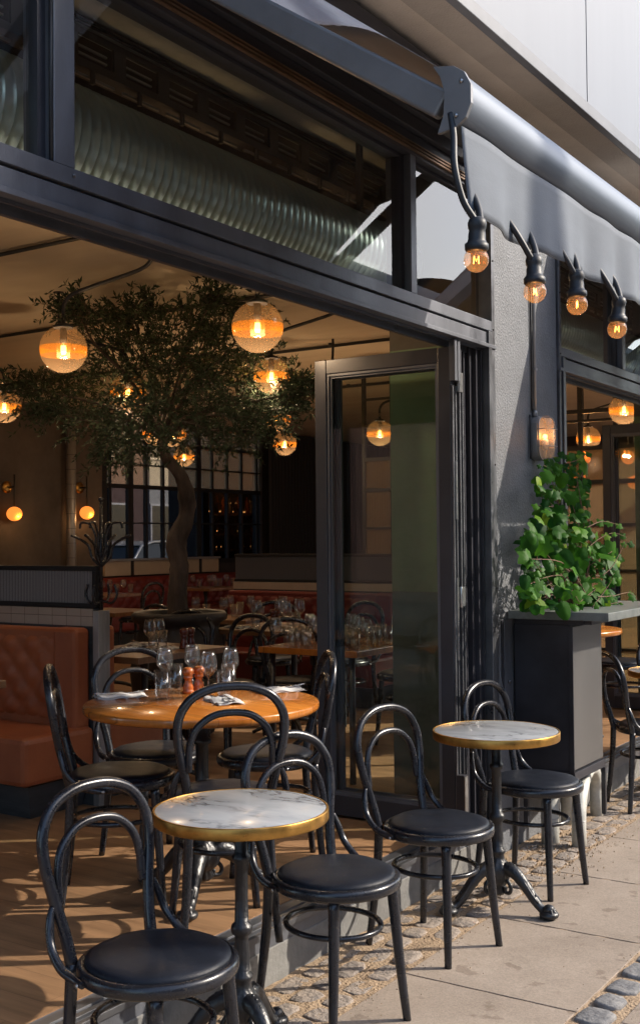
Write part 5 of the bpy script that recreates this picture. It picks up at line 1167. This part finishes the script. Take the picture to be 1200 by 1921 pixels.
q = MB(); roof = [(-.62, 1.43), (-.1, 1.51), (.7, 1.51), (1.3, 1.37), (1.3, 1.40), (.7, 1.56), (-.1, 1.56), (-.64, 1.46)]
q.prism(roof, lambda u, v, t: (u, t, v), -.70, .70)
for s_ in (-1, 1):
    q.tube([(-1.15, s_ * .80, 1.04), (-.62, s_ * .69, 1.44), (-.1, s_ * .66, 1.53), (.7, s_ * .66, 1.53), (1.3, s_ * .69, 1.38), (1.75, s_ * .79, 1.07)], .035, 8); q.tube([(.1, s_ * .80, 1.04), (.15, s_ * .67, 1.52)], .035, 8)
q.build('roof', 'carpaint', car, bevel=.02)
for x in (-1.35, 1.35):
    for s_ in (-1, 1):
        w = MB(); w.lathe([(.2, -.1), (.32, -.1), (.33, -.06), (.33, .06), (.32, .1), (.2, .1)], 26, (x, s_ * .80, .33), axis=(0, 1, 0)); wo = w.build('wheel', 'rubber', car); MB().lathe([(0, -.06), (.2, -.08), (.2, .08), (0, .06)], 20, (x, s_ * .81, .33), axis=(0, 1, 0)).build('rim', 'steel', wo)
def house(label, x0, x1, y0, y1, h, m_, group=None, wx=None, roof=None):
    t = thing('town_house', label, 'building', ((x0 + x1) / 2, (y0 + y1) / 2, 0), 0, group); a, b = (x1 - x0) / 2, (y1 - y0) / 2
    MB().box(-a, a, -b, b, -.02, h).build('wall', m_, t)
    q = MB()
    if roof: q.grid(lambda u, v: (-a - .2 + (2 * a + .4) * u, -b + 2 * b * v, h + roof * math.sin(PI * u)), 16, 2); q.grid(lambda u, v: (-a - .2 + (2 * a + .4) * u, -b + (0 if v < .5 else 2 * b), h + roof * math.sin(PI * u) * (v if v < .5 else 1 - v) * 2), 16, 3)
    q.box(-a - .15, a + .15, -b - .15, b + .15, h + .002, h + .25); q.build('roof', 'roofgrey', t)
    n = max(1, int(2 * b / 2.6)); fx = -a - .02 if wx == 'W' else a + .02
    for fl in range(int(h / 3)):
        for k in range(n):
            y = -b + (k + .5) * 2 * b / n; z = 1.2 + fl * 3; f = MB(); f.box(fx - .03, fx + .03, y - .6, y + .6, z, z + .06); f.box(fx - .03, fx + .03, y - .6, y + .6, z + 1.5, z + 1.56); f.box(fx - .03, fx + .03, y - .6, y - .54, z + .06, z + 1.5); f.box(fx - .03, fx + .03, y + .54, y + .6, z + .06, z + 1.5)
            w = f.build('window', 'white', t); MB().box(fx - .015, fx + .015, y - .54, y + .54, z + .06, z + 1.5).build('pane', 'carglass', w)
    return t
house('red-brown house beyond the added yard, standing in for the mirrored street', -31, -25, 12, 27.9, 7, 'facade_brick', wx='E'); house('narrow pale house between two darker ones beyond the added yard, in place of a mirrored pale strip', -31, -24.9, 28, 29.2, 8, 'facade_pale', wx='E'); house('dark grey house beyond the added yard at the right, for the mirrored street', -31, -25, 29.3, 42, 8, 'walld', wx='E')
for k, (y0, y1, h, m_, rf) in enumerate(((-22, -6, 6.6, 'facade_pale', None), (-5.5, 7, 6.2, 'facade_brick', None), (7.5, 19, 6.6, 'facade_pale', 1.2), (19.5, 33, 7.4, 'roofgrey', 2.3), (33.5, 50, 8.6, 'roofgrey', 1.6))):
    house(('pale flat-roofed house across the street behind the viewer', 'red-brown flat-roofed house across the street', 'pale house with a low curved roof across the street', 'grey house with a tall curved roof, mirrored in the high window', 'tallest grey curved-roof house at the far end of the street')[k], 9.5, 17, y0, y1, h, m_, 'houses across the street', 'W', rf)
# street trees out of view: green in the glass, shade on the front
def street_tree(label, x, y, h, cr_=1.35, zlo=.45, n=4200, ncl=22):
    t = thing('street_tree', label, 'tree', (x, y, 0), 0, 'street trees'); q = MB(); q.tube(smoothpath([(0, 0, -.02), (.05, .03, h * .25), (0, 0, h * .5), (.1, -.05, h * .85)], 5), [.16, .12, .05], 12)
    for k in range(9): a = k * 2.4; q.tube(smoothpath([(0, 0, h * zlo + k * .1), (math.cos(a) * .5 * cr_, math.sin(a) * .5 * cr_, h * (zlo + .12) + k * .12), (math.cos(a) * cr_, math.sin(a) * cr_, h * (zlo + .2) + k * .18)], 4), [.05, .015], 7)
    q.build('trunk', 'bark', t); l_ = MB(); cl = []
    for _ in range(ncl):
        zz_ = U(0, 1); a = U(0, 6.28); rr = cr_ * math.sin(PI * (.15 + .8 * zz_)) * math.sqrt(rnd()); cl.append((rr * math.cos(a), rr * math.sin(a), h * (zlo + (1 - zlo) * zz_), U(.3, .6)))
    for k in range(n):
        c = random.choice(cl); d = Vector((random.gauss(0, 1), random.gauss(0, 1), random.gauss(0, 1))).normalized() * c[3] * rnd() ** .4; p = Vector(c[:3]) + d
        a, b = Vector((U(-1, 1), U(-1, 1), U(-1, 1))).normalized(), Vector((U(-1, 1), U(-1, 1), U(-1, 1))).normalized(); l_.add([p, p + a * .07, p + a * .07 + b * .06, p + b * .07], [(0, 1, 2, 3)])
    l_.build('crown', 'street_leaf', t)
street_tree('leafy street tree up the road, mirrored green in the second bay', 2.9, 22.0, 6.4)
street_tree('kerbside tree across the road, out of view, crown set high to shade the left mullion', 3.9, 7.1, 10.4, 1.3, .78, 5500, 26)  # crown lifted and placed to keep sun off the left mullion
street_tree('unseen small tree added beyond the side opening for green in the door glass, left one', -4.2, -8.5, 5.6, 1.6, .25, 4500, 34)  # both side trees are added to turn the door reflection green
street_tree('unseen small tree added beyond the side opening for green in the door glass, right one', -7.4, -9.5, 5.8, 1.7, .25, 4500, 36)
house('unseen dark brick house added behind the side trees to cover the sky', -22, -3, -29, -20, 6.3, 'facade_brick', wx='E')  # added to hide bright sky from the door glass

# ------------------------------------------------------------------ light, sky, view
EL = 32.0; sx, sy = .78, .625; nrm = math.hypot(sx, sy); sd = Vector((sx / nrm * math.cos(R_(EL)), sy / nrm * math.cos(R_(EL)), math.sin(R_(EL))))
sl = bpy.data.lights.new('sun', 'SUN'); sl.energy = 2.3; sl.angle = R_(.5); sl.color = (1, .90, .77)
so = bpy.data.objects.new('sun', sl); C.objects.link(so); so.rotation_euler = sd.to_track_quat('Z', 'Y').to_euler(); so.location = (5, 5, 20)
W = bpy.data.worlds.new('World'); bpy.context.scene.world = W; W.use_nodes = True; N = W.node_tree.nodes; L = W.node_tree.links
sk = N.new('ShaderNodeTexSky'); sk.sky_type = 'NISHITA'; sk.sun_disc = False; sk.sun_elevation = R_(EL); sk.sun_rotation = math.atan2(sx, sy); sk.dust_density = 1.9; sk.air_density = 1.0; sk.ozone_density = 1.0
bg = N['Background']; bg.inputs[1].default_value = .15; L.new(sk.outputs[0], bg.inputs[0])
S = bpy.context.scene; S.view_settings.view_transform = 'Standard'; S.view_settings.look = 'None'; S.view_settings.exposure = 1.33; S.view_settings.gamma = 1
S.cycles.use_denoising = True; S.cycles.denoiser = 'OPENIMAGEDENOISE'; S.cycles.max_bounces = 9; S.cycles.transparent_max_bounces = 24; S.cycles.glossy_bounces = 4; S.cycles.diffuse_bounces = 4
S.cycles.sample_clamp_indirect = 4; S.cycles.caustics_reflective = False; S.cycles.caustics_refractive = False; S.cycles.use_adaptive_sampling = True; S.cycles.adaptive_threshold = .02
